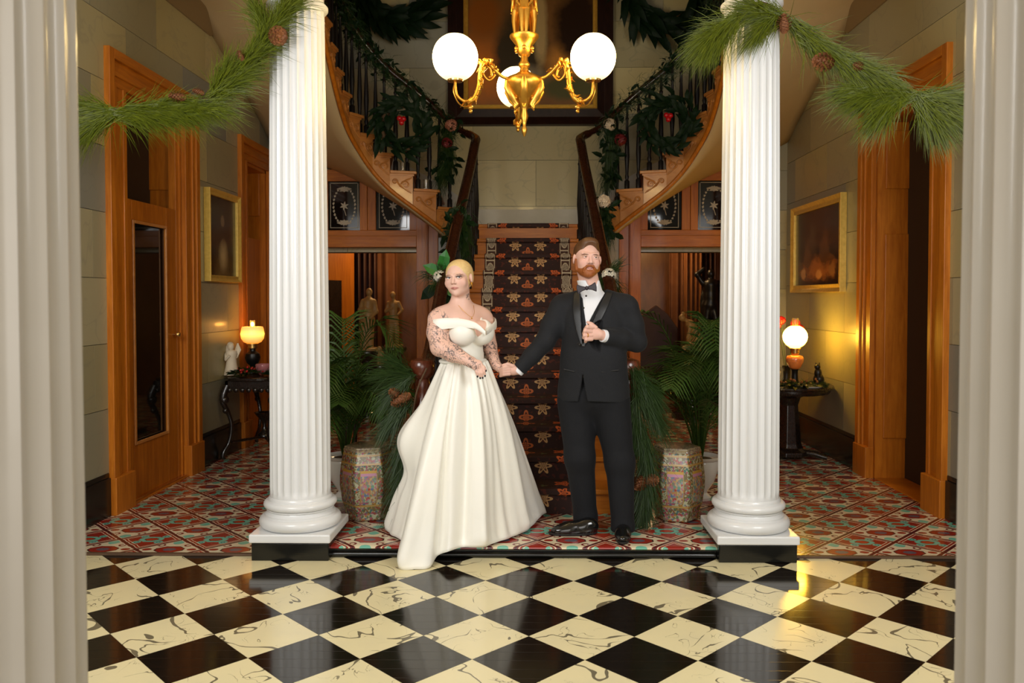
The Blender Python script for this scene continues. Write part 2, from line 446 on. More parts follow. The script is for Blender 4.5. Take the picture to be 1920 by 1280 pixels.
# hall floor with floor cloth, raised step between the columns
hf = boxobj('floor_hall', 'floor_cloth', (-3.4, 3.3, 4.72, 12.6, -0.10, 0.010)); tag(hf, 'patterned red and teal floor cloth of the side halls', 'floor', kind='structure')
e1 = MB().box(XL, -1.62, 4.695, 4.725, 0, 0.014).build('trim_1', 'brown_edge', bevel=0.003); tag(e1, 'thin brown edging strip before the left patterned floor', 'trim', kind='structure')
e2 = MB().box(1.51, XR, 4.695, 4.725, 0, 0.014).build('trim_2', 'brown_edge', bevel=0.003); tag(e2, 'thin brown edging strip before the right patterned floor', 'trim', kind='structure')
step = thing('platform_step', 'low black step covered with patterned floor cloth between the columns', 'step', (XC, 4.7, 0), kind='structure')
boxobj('riser', 'black_gloss', (-1.60, 1.48, 4.70, 9.08, 0, 0.058), step)
MB().tube([(-1.19, 4.69, 0.018), (1.06, 4.69, 0.018)], 0.017, 10).build('moulding', 'black_gloss', step, smooth=50)
nz = [(4.668, 0.056), (4.662, 0.062), (4.664, 0.069), (4.672, 0.073), (4.70, 0.074), (9.08, 0.074), (9.08, 0.058), (4.70, 0.058), (4.70, 0.05)]
MB().prism([(-1.61, y, z) for y, z in nz], (3.10, 0, 0)).build('cloth_top', 'floor_cloth', step, smooth=40)
# side walls
D1 = (5.80, 6.78, 0.0, 3.0)
D2 = (8.26, 8.94, 0.0, 2.92)
wl = wall_x('wall_left', XL - 0.35, XL, -2.5, 9.6, 0, 6.0, [D1, D2], 'joint', 'left hall wall of large veined stone blocks')
blocks(wl, 'x', XL, 1, 3.2, 9.40, 0.30, 4.05, 0.452, 0.95, [(5.54, 7.03, 0, 3.25), (8.04, 9.3, 0, 3.15)], 0.2)
D3 = (5.80, 6.78, 0.0, 3.0)
wr = wall_x('wall_right', XR, XR + 0.35, -2.5, 9.6, 0, 6.0, [D3], 'joint', 'right hall wall of large veined stone blocks')
blocks(wr, 'x', XR, -1, 3.2, 9.40, 0.30, 4.05, 0.452, 0.95, [(5.54, 7.03, 0, 3.25)], 0.55)
# landing wall with big stone courses
wb = boxobj('wall_back', 'joint', (-3.3, 3.2, YB, YB + 0.2, 2.05, 6.0)); tag(wb, 'tall back wall of stone blocks above the stair landing', 'wall', kind='structure')
blocks(wb, 'y', YB, -1, XL, XR, 2.05, 5.8, 0.53, 1.46, [], 1.46 * 0.5 - 0.07, mt='lit_marble_block')
# room behind the screens, closed boxes behind the side doors
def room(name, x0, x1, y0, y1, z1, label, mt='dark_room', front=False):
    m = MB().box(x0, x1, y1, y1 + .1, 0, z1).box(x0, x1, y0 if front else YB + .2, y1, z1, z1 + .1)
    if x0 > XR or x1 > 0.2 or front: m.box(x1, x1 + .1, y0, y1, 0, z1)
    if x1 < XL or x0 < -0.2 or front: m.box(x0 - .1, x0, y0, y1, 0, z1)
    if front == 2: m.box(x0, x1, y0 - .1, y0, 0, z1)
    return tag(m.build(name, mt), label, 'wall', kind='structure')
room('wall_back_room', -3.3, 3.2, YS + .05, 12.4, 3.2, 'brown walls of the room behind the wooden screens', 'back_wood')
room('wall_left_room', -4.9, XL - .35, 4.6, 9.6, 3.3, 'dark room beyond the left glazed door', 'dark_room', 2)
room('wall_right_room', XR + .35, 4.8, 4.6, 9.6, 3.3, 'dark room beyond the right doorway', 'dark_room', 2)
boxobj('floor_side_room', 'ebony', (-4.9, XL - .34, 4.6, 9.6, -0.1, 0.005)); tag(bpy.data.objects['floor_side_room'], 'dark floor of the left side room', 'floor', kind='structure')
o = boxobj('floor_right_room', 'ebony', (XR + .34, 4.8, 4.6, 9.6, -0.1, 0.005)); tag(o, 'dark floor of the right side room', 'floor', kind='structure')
# screen wall flanking pieces of stone at YS
for s in (-1, 1):
    ws = MB().box(min(mir(-2.96, s), mir(-2.74, s)), max(mir(-2.96, s), mir(-2.74, s)), YS + .018, YB, 0, 4.0).build('wall_strip', 'joint')
    tag(ws, 'narrow stone wall end beside the %s wooden screen' % ('left' if s < 0 else 'right'), 'wall', kind='structure')
    blocks(ws, 'y', YS + .018, -1, min(mir(-2.96, s), mir(-2.74, s)), max(mir(-2.96, s), mir(-2.74, s)), 0.3, 4.0, 0.44, 1.0, [])
    wn = MB().box(min(mir(-1.08, s), mir(-0.70, s)), max(mir(-1.08, s), mir(-0.70, s)), YS + .018, YB, 0, 2.2).build('wall_strip', 'joint')
    tag(wn, 'narrow stone wall between stair and %s wooden screen' % ('left' if s < 0 else 'right'), 'wall', kind='structure')
    blocks(wn, 'y', YS + .018, -1, min(mir(-1.08, s), mir(-0.70, s)), max(mir(-1.08, s), mir(-0.70, s)), 0.07, 2.2, 0.44, 1.0, [])
# ceilings
ce = MB().box(-3.3, 3.2, -2.5, 4.60, 4.05, 4.2).box(-3.3, -1.9, 4.6, 7.15, 4.05, 4.2).box(1.79, 3.2, 4.6, 7.15, 4.05, 4.2).build('ceiling', 'plaster')
tag(ce, 'plain tan ceiling over entrance and side halls', 'ceiling', kind='structure')
cu = boxobj('ceiling_stairwell', 'plaster', (-3.3, 3.2, 4.6, 9.6, 5.95, 6.1)); tag(cu, 'high ceiling over the stairwell', 'ceiling', kind='structure')
uw = MB().box(-3.3, 3.2, 4.60, 4.72, 4.2, 6.0).build('wall_upper', 'plaster'); tag(uw, 'upper wall over the column beam', 'wall', kind='structure')
# entablature over the inner columns
for nm, y0, y1, lab in (('beam', 4.57, 5.09, 'white beam over the inner pair of columns'), ('beam_front', 1.36, 1.84, 'cream beam over the outer pair of columns')):
    o = MB().box(XL, XR, y0, y1, 3.66, 3.86).box(XL, XR, y0 - .03, y1 + .03, 3.86, 3.90).box(XL, XR, y0 + .01, y1 - .01, 3.90, 4.06).build('trim_' + nm, 'white_paint', bevel=.004)
    tag(o, lab, 'beam', kind='structure')
# baseboards, cornices
def runs(u0, u1, gaps):
    out = [(u0, u1)]
    for a, b in gaps:
        n = []
        for p, q in out:
            if b <= p or a >= q: n.append((p, q)); continue
            if p < a: n.append((p, a))
            if b < q: n.append((b, q))
        out = n
    return out
for side, X, sg, gaps in (('left', XL, 1, [(5.53, 7.04), (8.03, 9.3)]), ('right', XR, -1, [(5.53, 7.04)])):
    m = MB()
    for a, b in runs(1.0, 9.1, gaps):
        m.box(*sorted((X, X + sg * .035)), a, b, 0.0, 0.275).box(*sorted((X, X + sg * .022)), a, b, 0.275, 0.31)
    o = m.build('baseboard_' + side, 'black_gloss', bevel=.004); tag(o, 'tall glossy black baseboard along the %s hall wall' % side, 'baseboard', kind='structure')
    m = MB(); prof = [(0, 4.05), (.15, 4.05), (.15, 4.02), (.11, 3.99), (.05, 3.93), (.03, 3.90), (0, 3.90)]
    m.prism([(X + sg * a, 4.72, z) for a, z in prof], (0, 7.38 - 4.72, 0))
    o = m.build('trim_cornice_' + side, 'cornice', smooth=30); tag(o, 'brown wooden cornice on the %s hall wall' % side, 'cornice', kind='structure')
# ---- doors in the side walls
def casing(parent, X, sg, y0, y1, yi0, yi1, zt, zi, plinth=True):
    for a, b, edge in ((y0, yi0, 1), (yi1, y1, -1)):
        m = MB().box(*sorted((X + sg*.001, X + sg*.030)), a + .004, b - .004, 0.0, zi - .001)
        m.box(*sorted((X, X + sg*.058)), *((a, a + .07) if edge > 0 else (b - .07, b)), 0.0, zt)
        m.box(*sorted((X, X + sg*.044)), *((a + .085, a + .12) if edge > 0 else (b - .12, b - .085)), 0.0, zi)
        m.box(*sorted((X, X + sg*.040)), *((b - .045, b) if edge > 0 else (a, a + .045)), 0.0, zi)
        m.build('casing_post', 'oak', parent, bevel=.004)
        boxobj('plinth_block', 'oak', (*sorted((X, X + sg*.072)), a - .008, b + .008, 0.0, 0.27), parent, bevel=.006)
    m = MB().box(*sorted((X, X + sg*.030)), y0 + .07, y1 - .07, zi, zt - .001).box(*sorted((X, X + sg*.058)), y0 + .07, y1 - .07, zt - .07, zt).box(*sorted((X, X + sg*.044)), y0 + .09, y1 - .09, zi + .07, zi + .10)
    m.build('casing_head', 'oak_across', parent, bevel=.004)
def reveal(parent, X, sg, yi0, yi1, zi, depth=.35):
    lo, hi = sorted((X, X - sg * depth))
    boxobj('jamb', 'oak', (lo, hi, yi0, yi0 + .03, 0, zi), parent)
    j = boxobj('jamb', 'oak', (lo, hi, yi1 - .03, yi1, 0, zi), parent)
    for z0, z1 in ((.35, 2.05), (2.42, 2.9)):          # raised panels on the far reveal
        boxobj('reveal_panel', 'oak', (lo + .06, hi - .06, yi1 - .045, yi1 - .03, z0, z1), parent, bevel=.008)
    boxobj('head_jamb', 'oak_across', (lo, hi, yi0, yi1, zi - .03, zi), parent)
    xb = X - sg * depth
    boxobj('transom_bar', 'oak_across', (*sorted((xb, xb + sg * .07)), yi0, yi1, 2.16, 2.38), parent, bevel=.006)
    boxobj('transom_glass', 'dark_glass', (*sorted((xb, xb + sg * .015)), yi0 + .03, yi1 - .03, 2.38, zi - .03), parent)
    boxobj('threshold', 'oak_across', (lo, hi + (.05 if sg > 0 else 0) , yi0, yi1, 0, .018), parent, bevel=.004)
d1 = thing('door_1', 'glazed amber oak door with deep panelled frame in the left wall', 'door', (XL, 6.29, 0), kind='structure')
casing(d1, XL, 1, 5.54, 7.03, 5.80, 6.78, 3.25, 3.0); reveal(d1, XL, 1, 5.80, 6.78, 3.0)
X0, X1 = XL - .055, XL - .012
leaf = MB().box(X0, X1, 5.83, 5.96, .02, 2.25).box(X0, X1, 6.52, 6.69, .02, 2.25).box(X0, X1, 5.96, 6.52, .02, .42).box(X0, X1, 5.96, 6.52, 2.10, 2.25).build('door_leaf', 'oak', d1, bevel=.006)
boxobj('glass_pane', 'door_glass' if 0 else 'dark_glass', (X0 + .015, X0 + .022, 5.95, 6.53, .41, 2.11), leaf)
MB().box(X1 - .004, X1 + .01, 5.96, 5.985, .42, 2.10).box(X1 - .004, X1 + .01, 6.495, 6.52, .42, 2.10).box(X1 - .004, X1 + .01, 5.985, 6.495, .42, .445).box(X1 - .004, X1 + .01, 5.985, 6.495, 2.075, 2.10).build('glazing_bead', 'oak_pale', leaf, bevel=.004)
MB().tube([(X1, 6.61, 1.22), (X1 + .03, 6.61, 1.22)], .009, 8).ball((X1 + .045, 6.61, 1.22), .024).build('knob', 'brass', leaf, smooth=60)
boxobj('jamb_stop', 'oak', (X0 - .02, X1, 6.70, 6.75, 0, 3.0 - .03), d1, bevel=.004)
boxobj('brass_sill', 'brass', (XL - .02, XL + .03, 5.82, 6.76, 0.01, 0.03), d1, bevel=.004)
d2 = thing('door_2', 'oak doorway behind the lamp table at the end of the left wall', 'door', (XL, 8.6, 0), kind='structure')
casing(d2, XL, 1, 8.04, 9.09, 8.26, 8.94, 3.15, 2.92); reveal(d2, XL, 1, 8.26, 8.94, 2.92)
boxobj('door_leaf', 'oak', (XL - .10, XL - .06, 8.29, 8.91, 0.02, 2.16), d2, bevel=.006)
d3 = thing('door_3', 'open oak doorway with deep panelled reveal in the right wall', 'door', (XR, 6.29, 0), kind='structure')
casing(d3, XR, -1, 5.54, 7.03, 5.80, 6.78, 3.25, 3.0); reveal(d3, XR, -1, 5.80, 6.78, 3.0)
lf = boxobj('sliding_door', 'white_paint', (XR + .30, XR + .34, 6.62, 6.745, .02, 2.16), d3, bevel=.004)
boxobj('latch', 'dark_metal', (XR + .31, XR + .33, 6.60, 6.625, 1.00, 1.10), lf)
# ---- wooden screens with etched transom lights under the flights
SCX = {}
def screen(s):
    t = thing('door_screen', '%s oak screen with etched glass lights under the stair' % ('left' if s < 0 else 'right'), 'door', (mir(-1.9, s), YS, 0), kind='structure')
    def bx(n, m, xa, xb, y0, y1, z0, z1, p=t, bev=.004):
        return boxobj(n, m, (*sorted((mir(xa, s), mir(xb, s))), y0, y1, z0, z1), p, bevel=bev)
    bx('post', 'oak', -1.31, -1.18, YS - .05, YS + .08, 0, 2.55); bx('post', 'oak', -1.18, -1.07, YS - .02, YS + .08, 0, 2.40)
    bx('post', 'oak', -1.21, -1.19, YS - .065, YS, 0, 2.5)
    bx('post', 'oak', -2.74, -2.62, YS - .05, YS + .08, 0, 3.05)
    bx('lintel', 'oak_across', -2.62, -1.31, YS - .05, YS + .08, 2.09, 2.215)
    bx('bottom_rail', 'oak_across', -2.62, -1.31, YS - .02, YS + .05, 2.215, 2.28)
    bx('top_rail', 'oak_across', -2.62, -1.95, YS - .02, YS + .05, 2.83, 2.96)
    bx('stile', 'oak', -2.62, -2.31, YS - .02, YS + .05, 2.28, 2.83)
    bx('stile', 'oak', -1.95, -1.868, YS - .02, YS + .05, 2.28, 2.90); bx('stile', 'oak', -1.864, -1.77, YS - .016, YS + .05, 2.28, 2.80)
    bx('stile', 'oak', -1.39, -1.31, YS - .02, YS + .05, 2.28, 2.52)
    for (a, b, top) in ((-2.31, -1.95, 2.83), (-1.77, -1.39, 2.80)):
        g = bx('glass_pane', 'dark_glass', a, b, YS + .005, YS + .015, 2.27, top)
        cx, cz = mir((a + b) / 2, s), (2.28 + 2.83) / 2
        m = MB(); yf = YS + .002
        for k in range(30):
            th = 2 * math.pi * k / 30
            p = Vector((cx + .115 * math.cos(th), yf, cz + .20 * math.sin(th)))
            q = Vector((cx + .125 * math.cos(th + .16), yf, cz + .212 * math.sin(th + .16)))
            m.tube([p, (p + q) / 2 + Vector((.004 * math.cos(th), 0, .006 * math.sin(th))), q], [.003, .013, .002], 6, flat=.2, up=(0, 1, 0))
        for k in range(5):
            th = R(90 + (k - 2) * 34)
            for zz, sg2 in ((cz - .21, 1), (cz + .21, -1)):
                m.tube([(cx, yf, zz), (cx + .045 * math.cos(th), yf, zz + sg2 * .045 * math.sin(th)), (cx + .09 * math.cos(th), yf, zz + sg2 * .055 * math.sin(th))], [.004, .014, .003], 6, flat=.2, up=(0, 1, 0))
        for k in range(6):
            th = R(60 * k + 20); m.tube([(cx, yf, cz), (cx + .025 * math.cos(th), yf, cz + .025 * math.sin(th)), (cx + .05 * math.cos(th), yf, cz + .05 * math.sin(th))], [.003, .011, .002], 6, flat=.2, up=(0, 1, 0))
        m.tube([(cx, yf, cz - .04), (cx + .02, yf, cz - .11)], .004, 5, flat=.3, up=(0, 1, 0))
        for dx in (-.155, .155): m.tube([(cx + dx, yf, cz - .25), (cx + dx, yf, cz + .25)], .0035, 4, flat=.3, up=(0, 1, 0))
        for dz in (-.245, .255): m.tube([(cx - .15, yf, cz + dz), (cx + .15, yf, cz + dz)], .0035, 4, flat=.3, up=(0, 1, 0))
        m.build('etching', 'etched', g, smooth=60)
    return t
# ------------------------------------------------------------------ staircase
RISE, GO, Z0 = 0.17, 0.25, 0.072
stair = thing('staircase', 'oak staircase dividing into two curved flights above a landing', 'staircase', (XC, 5.4, Z0), kind='structure')
for n in range(1, 14):
    z = Z0 + RISE * n; y = 5.39 + GO * (n - 1)
    y1 = y + GO + .03 if n < 13 else YB
    boxobj('tread', 'oak_across', (XC - .72, XC + .72, y - .03, y1, z - .035, z), stair, bevel=.008)
    boxobj('riser', 'oak_across', (XC - .68, XC + .68, y, y + .02, z - RISE, z - .035), stair)
    boxobj('step_end', 'oak', (XC - .70, XC - .68, y, min(y1, YB), Z0, z - .035), stair)
    boxobj('step_end', 'oak', (XC + .68, XC + .70, y, min(y1, YB), Z0, z - .035), stair)
ZL = Z0 + RISE * 13
boxobj('landing', 'oak_across', (XC - .80, XC + .80, 8.37, YB, ZL - .2, ZL), stair, bevel=.006)
# curved base of the landing wall
pts = []
for k in range(25):
    t = k / 24; x = XC - .80 + 1.6 * t
    e = min(t, 1 - t) * 1.6
    pts.append((x, YB - .03 - (.22 * (1 - min(e / .22, 1)) ** 2)))
m = MB()
for (xa, ya), (xb, yb) in zip(pts[:-1], pts[1:]):
    m.hexa([(xa, ya, ZL), (xb, yb, ZL), (xb, YB, ZL), (xa, YB, ZL)], [(xa, ya, ZL + .26), (xb, yb, ZL + .26), (xb, YB, ZL + .26), (xa, YB, ZL + .26)])
    m.hexa([(xa, ya - .015, ZL), (xb, yb - .015, ZL), (xb, YB, ZL), (xa, YB, ZL)], [(xa, ya - .015, ZL + .16), (xb, yb - .015, ZL + .16), (xb, YB, ZL + .16), (xa, YB, ZL + .16)])
o = m.build('baseboard_landing', 'stone_pale', smooth=30); tag(o, 'pale stone skirting curving around the stair landing', 'baseboard', kind='structure')
NI = [(-.80, 8.42), (-1.0, 8.27), (-1.22, 8.17), (-1.44, 8.10), (-1.60, 8.02), (-1.71, 7.92), (-1.79, 7.78), (-1.825, 7.62), (-1.84, 7.45), (-1.845, 7.27), (-1.85, 7.08), (-1.85, 6.88), (-1.85, 6.66), (-1.85, 6.44)]
OI = [(-.80, 9.38), (-1.05, 9.38), (-1.35, 9.38), (-1.7, 9.38), (-2.1, 9.38), (-2.55, 9.36), (-2.94, 9.15), (-2.95, 8.75), (-2.95, 8.35), (-2.95, 7.95), (-2.95, 7.5), (-2.95, 7.1), (-2.95, 6.8), (-2.95, 6.5)]
SZ = [2.15, 2.35, 2.55, 2.74, 2.93, 3.10, 3.26, 3.43, 3.59, 3.75, 3.92, 4.05, 4.07, 4.07]
SIDE = {}
def flight(s):
    z_ = [Z0 + RISE * (14 + i) for i in range(14)]
    N = [Vector((mir(x, s), y, 0)) for x, y in NI]; O = [Vector((mir(x, s), y, 0)) for x, y in OI]
    up = lambda p, z: Vector((p.x, p.y, z))
    side = 'left' if s < 0 else 'right'
    def nrm(a, b):
        d = (b - a).normalized(); n = Vector((-d.y, d.x, 0))
        return n if s < 0 else -n
    for i in range(13):
        a, b, oa, ob = N[i], N[i+1], O[i], O[i+1]
        n = nrm(a, b); d = (b - a).normalized()
        q = [a + n*.045 - d*.035, b + n*.045, ob, oa - d*.03]
        if s > 0: q = q[::-1]
        MB().prism([up(p, z_[i] - .03) for p in q], (0, 0, .03)).build('tread', 'oak_pale', stair, bevel=.006)
        q = [a + n*.03 - d*.012, b + n*.03, b + n*.0, a]
        if s > 0: q = q[::-1]
        MB().prism([up(p, z_[i] - .048) for p in q], (0, 0, .018)).build('cove', 'oak_pale', stair)
        r = [up(a, z_[i] - RISE), up(oa, z_[i] - RISE), up(oa, z_[i] - .03), up(a, z_[i] - .03)]
        MB().prism(r if s < 0 else r[::-1], d * .018).build('riser', 'oak', stair)
        pl = [up(a, z_[i] - .36), up(b, z_[i+1] - .36), up(b, z_[i] - .03), up(a, z_[i] - .03)]
        sp = MB().prism(pl if s < 0 else pl[::-1], n * .022).build('string_panel', 'oak_pale', stair)
        # carved scroll bracket
        L = (b - a).length; m = MB()
        def P2(u, v): return a + d * u + n * .024 + Vector((0, 0, z_[i] - .05 - v))
        for cu, cv, r0, dirn, turns in ((L * .32, .085, .042, 1, 1.5), (L * .78, .06, .028, -1, 1.3)):
            k = 26; path = []
            for j in range(k + 1):
                th = j / k * turns * 2 * math.pi; rr = r0 * (1 - .82 * j / k)
                path.append(P2(cu + dirn * rr * math.cos(th), cv - rr * math.sin(th) * .95))
            m.tube(path, [.0095 - .004 * j / k for j in range(k + 1)], 6)
        m.tube([P2(L * .04, .01), P2(L * .16, .03), P2(L * .32, .043 - .0)], [.005, .011, .008], 6)
        m.tube([P2(L * .36, .13), P2(L * .55, .10), P2(L * .78, .032)], [.004, .011, .007], 6)
        m.tube([P2(L * .06, .17), P2(L * .2, .15), P2(L * .36, .13)], [.004, .010, .006], 6)
        m.build('carved_scroll', 'oak_pale', sp, smooth=60)
    nb = [up(N[i] + nrm(N[max(i-1, 0)], N[min(i+1, 13)]) * .02, z_[i] - .36) for i in range(14)]
    lo = nb[0] + (nb[0] - nb[1]) * .55
    path = spline([lo] + nb, 90)
    MB().tube(path, .022, 8).build('string_moulding', 'oak', stair, smooth=60)
    # first bracket end below the lowest tread
    a, b = N[0], N[1]; d = (b - a).normalized(); n = nrm(a, b)
    pl = [up(a - d*.16, z_[0] - .49), up(a, z_[0] - .36), up(a, z_[0] - RISE - .03), up(a - d*.16, z_[0] - RISE - .03)]
    MB().prism(pl if s < 0 else pl[::-1], n * .022).build('string_panel', 'oak_pale', stair)
    # soffit
    inn = spline([up(N[i], z_[i] - .37) for i in range(14)], 52); out = spline([up(O[i], SZ[i]) for i in range(14)], 52)
    vs = []; fs = []; m_n = 8
    for a, b in zip(inn, out):
        for k in range(m_n + 1):
            t = k / m_n; p = a.lerp(b, t); p.z -= .05 * math.sin(math.pi * t); vs.append(p)
    for j in range(52):
        for k in range(m_n):
            q = (j*(m_n+1)+k, (j+1)*(m_n+1)+k, (j+1)*(m_n+1)+k+1, j*(m_n+1)+k+1)
            fs.append(q if s > 0 else q[::-1])
    o = MB().add(vs, fs).build('soffit', 'plaster', stair, smooth=180)
    sm = o.modifiers.new('thick', 'SOLIDIFY'); sm.thickness = .02; sm.offset = -1
    # stone skirting along the outer wall
    m = MB()
    for i in range(0, 12):
        a, b = O[i], O[i+1]; n = nrm(a, b) * -1
        off = nrm(a, b) * .035
        m.hexa([up(a, z_[i]-.2), up(a + off, z_[i]-.2), up(b + off, z_[i+1]-.2), up(b, z_[i+1]-.2)], [up(a, z_[i]+.20), up(a + off, z_[i]+.20), up(b + off, z_[i+1]+.20), up(b, z_[i+1]+.20)])
    m.build('wall_skirting', 'stone_pale', stair)
    # balustrade: newel, rail, balusters
    t = thing('stair_balustrade', 'dark turned balustrade rising along the %s side of the stair' % side, 'balustrade', (mir(-.71, s), 5.15, Z0), group='stair balustrades')
    nx = mir(-.712, s); cy = 5.16
    prof = [(.075, 0), (.075, .06), (.06, .075), (.055, .16), (.068, .19), (.068, .25), (.05, .28), (.046, .34), (.058, .50), (.064, .58), (.055, .66), (.042, .72), (.062, .745), (.062, .77), (.048, .79), (.050, .86), (.055, .90), (.045, .93), (.070, .955), (.078, .975), (.082, 1.0), (.082, 1.03), (.070, 1.05), (.03, 1.062), (.001, 1.064)]
    MB().lathe(prof, 24, (nx, cy, Z0)).build('newel_post', 'newel_wood', t, smooth=40)
    rail = [Vector((mir(-.708, s), 5.18, Z0 + 1.0)), Vector((mir(-.70, s), 5.5, .25 + .87 + .05))]
    for y in (6.0, 6.6, 7.2, 7.8): rail.append(Vector((mir(-.685 + (y - 6) * .045, s), y, .25 + .90 + (y - 5.39) * .68)))
    rail += [Vector((mir(-.585, s), 8.08, 3.04)), Vector((mir(-.585, s), 8.24, 3.13)), Vector((mir(-.64, s), 8.36, 3.19))]
    RH = .86
    for i in range(0, 14):
        n = nrm(N[max(i-1, 0)], N[min(i+1, 13)]); p = N[i] - n * .05
        rail.append(up(p, z_[i] + RH))
    rp = spline(rail, 150)
    MB().tube(rp, [.048 if p.y > 5 and (abs(p.x - XC) < .62 or p.z < 2.9) else .036 for p in rp], 12, flat=.8).build('handrail', 'mahogany', t, smooth=60)
    bp = [(.026, 0), (.026, .10), (.015, .115), (.022, .15), (.015, .18), (.018, .24), (.026, .38), (.022, .50), (.014, .70), (.013, .80), (.020, .815), (.013, .83), (.013, 1.0)]
    base = None
    def bal(p, h):
        nonlocal base
        if base is None:
            base = MB().lathe([(r, z) for r, z in bp], 10).build('baluster', 'baluster_dark', t, smooth=40, local=True); o = base
        else:
            o = base.copy(); C.objects.link(o)
        o.location = p - ORG[t]; o.scale = (1, 1, h)
    for i in range(13):
        n = nrm(N[i], N[i+1])
        for fr in (.2, .7):
            p = N[i].lerp(N[i+1], fr) - n * .05
            bal(up(p, z_[i]), RH + RISE * fr - .01)
    for n_ in range(1, 14):
        for fr in (.25, .75):
            y = 5.39 + GO * (n_ - 1) + fr * GO
            if y > 8.25: continue
            z = Z0 + RISE * n_; bal(Vector((mir(-.675 + (y - 6) * .045, s), y, z)), .25 + .90 + (y - 5.39) * .68 - z - .02)
    SIDE[s] = dict(N=N, z=z_, rail=rp, nrm=nrm)
for s in (-1, 1): flight(s)
for s in (-1, 1): screen(s)
# ---- patterned stair runner
m = MB(); prof = []
hw = .418; y = 5.39 - .03
prof.append((y - .012 + .03, Z0 + .001))
for n in range(1, 14):
    z = Z0 + RISE * n; yn = 5.39 + GO * (n - 1)
    prof += [(yn - .012, z - RISE + .012), (yn - .014, z - .045), (yn - .046, z - .03), (yn - .046, z - .004), (yn - .036, z + .008)]
    if n < 13: prof += [(yn + GO - .03, z + .008)]
    else: prof += [(YB - .35, z + .008)]
vs = []; uv = []; fs = []; nu = 5; D = [0.0]
for i in range(1, len(prof)): D.append(D[-1] + math.hypot(prof[i][0] - prof[i-1][0], prof[i][1] - prof[i-1][1]))
for i, (yy, zz) in enumerate(prof):           # one pattern repeat per step
    n_ = max(0, (i - 1) // 6); i0 = 1 + 6 * n_; i1 = min(i0 + 6, len(prof) - 1)
    L = .46 * n_ + (.46 * (D[i] - D[i0]) / (D[i1] - D[i0]) if (n_ < 12 and i > 0) else D[i] - D[i0])
    for k in range(nu):
        u = -hw + 2 * hw * k / (nu - 1)
        vs.append((XC + u, yy, zz)); uv.append((u, L))
for i in range(len(prof) - 1):
    for k in range(nu - 1): fs.append((i*nu+k, i*nu+k+1, (i+1)*nu+k+1, (i+1)*nu+k))
m.add(vs, fs); m.uv = uv
o = m.build('stair_runner', 'stair_runner'); tag(o, 'dark floral stair carpet with cream borders running up the central stair', 'carpet')
sm = o.modifiers.new('thick', 'SOLIDIFY'); sm.thickness = .006; sm.offset = -1
# ---- columns
def column(name, x, y, label, mtop, flutes, rb, rt, zs=3.22, blackbase=True, group='fluted columns'):
    t = thing(name, label, 'column', (x, y, 0), group)
    k = rb / .177
    a = .235 * k
    if blackbase: boxobj('plinth', 'black_gloss', (x - a + .012, x + a - .012, y - a + .012, y + a - .012, 0, .105), t, bevel=.006)
    boxobj('base_slab', mtop, (x - a, x + a, y - a, y + a, .105, .155), t, bevel=.008)
    pr = []
    for j in range(13):                                    # lower torus
        th = -math.pi/2 + math.pi * j / 12; pr.append(((.208 + .032 * math.cos(th)) * k, .19 + .035 * math.sin(th)))
    pr += [(.205*k, .228), (.205*k, .236), (.192*k, .246), (.188*k, .254), (.198*k, .262), (.198*k, .268)]
    for j in range(11):
        th = -math.pi/2 + math.pi * j / 10; pr.append(((.188 + .026 * math.cos(th)) * k, .292 + .024 * math.sin(th)))
    pr += [(.186*k, .318), (.186*k, .328), (.178*k, .338)]
    MB().lathe(pr, 56, (x, y, 0)).build('base_moulding', mtop, t, smooth=40)
    n = flutes * 8; zz = [.336, .352, .366, .39] + [.39 + (zs - .39 - .04) * q / 9 for q in range(1, 10)] + [zs - .02, zs]
    dep = .060
    def fl(j, ang):
        d = 1.0
        if j < 2 or j >= len(zz) - 1: amp = 0
        elif j == 2 or j == len(zz) - 2: amp = .6
        else: amp = 1
        u = (ang * flutes / (2 * math.pi)) % 1.0
        e = abs(u - .5) / .41
        if e < 1: d -= dep * amp * math.sqrt(1 - e * e) 
        return d
    prs = []
    for z in zz:
        q = (z - .336) / (zs - .336); prs.append((rb + (rt - rb) * (q ** 1.35), z))
    MB().lathe(prs, n, (x, y, 0), fl).build('shaft', mtop, t, smooth=38)
    cp = [(rt, zs), (rt + .012, zs + .004), (rt + .022, zs + .016), (rt + .022, zs + .03), (rt + .010, zs + .042), (rt - .002, zs + .05), (rt, zs + .16), (rt + .012, zs + .168), (rt + .012, zs + .185), (rt + .03, zs + .22), (rt + .055, zs + .26), (rt + .06, zs + .29), (rt + .055, zs + .31)]
    MB().lathe(cp, 48, (x, y, 0)).build('capital', mtop, t, smooth=35)
    boxobj('abacus', mtop, (x - rt - .075, x + rt + .075, y - rt - .075, y + rt + .075, zs + .31, 3.66), t, bevel=.006)
column('column', -1.407, 4.84, 'white fluted column on black plinth to the left of the gowned person', 'white_paint', 24, .178, .158)
column('column', 1.290, 4.84, 'white fluted column on black plinth to the right of the tuxedoed person', 'white_paint', 24, .178, .158)
column('column', -1.105, 1.60, 'large out-of-focus cream fluted column at the left picture edge', 'cream_paint', 20, .182, .173)
column('column', 1.04, 1.60, 'large out-of-focus cream fluted column at the right picture edge', 'cream_paint', 20, .182, .173)
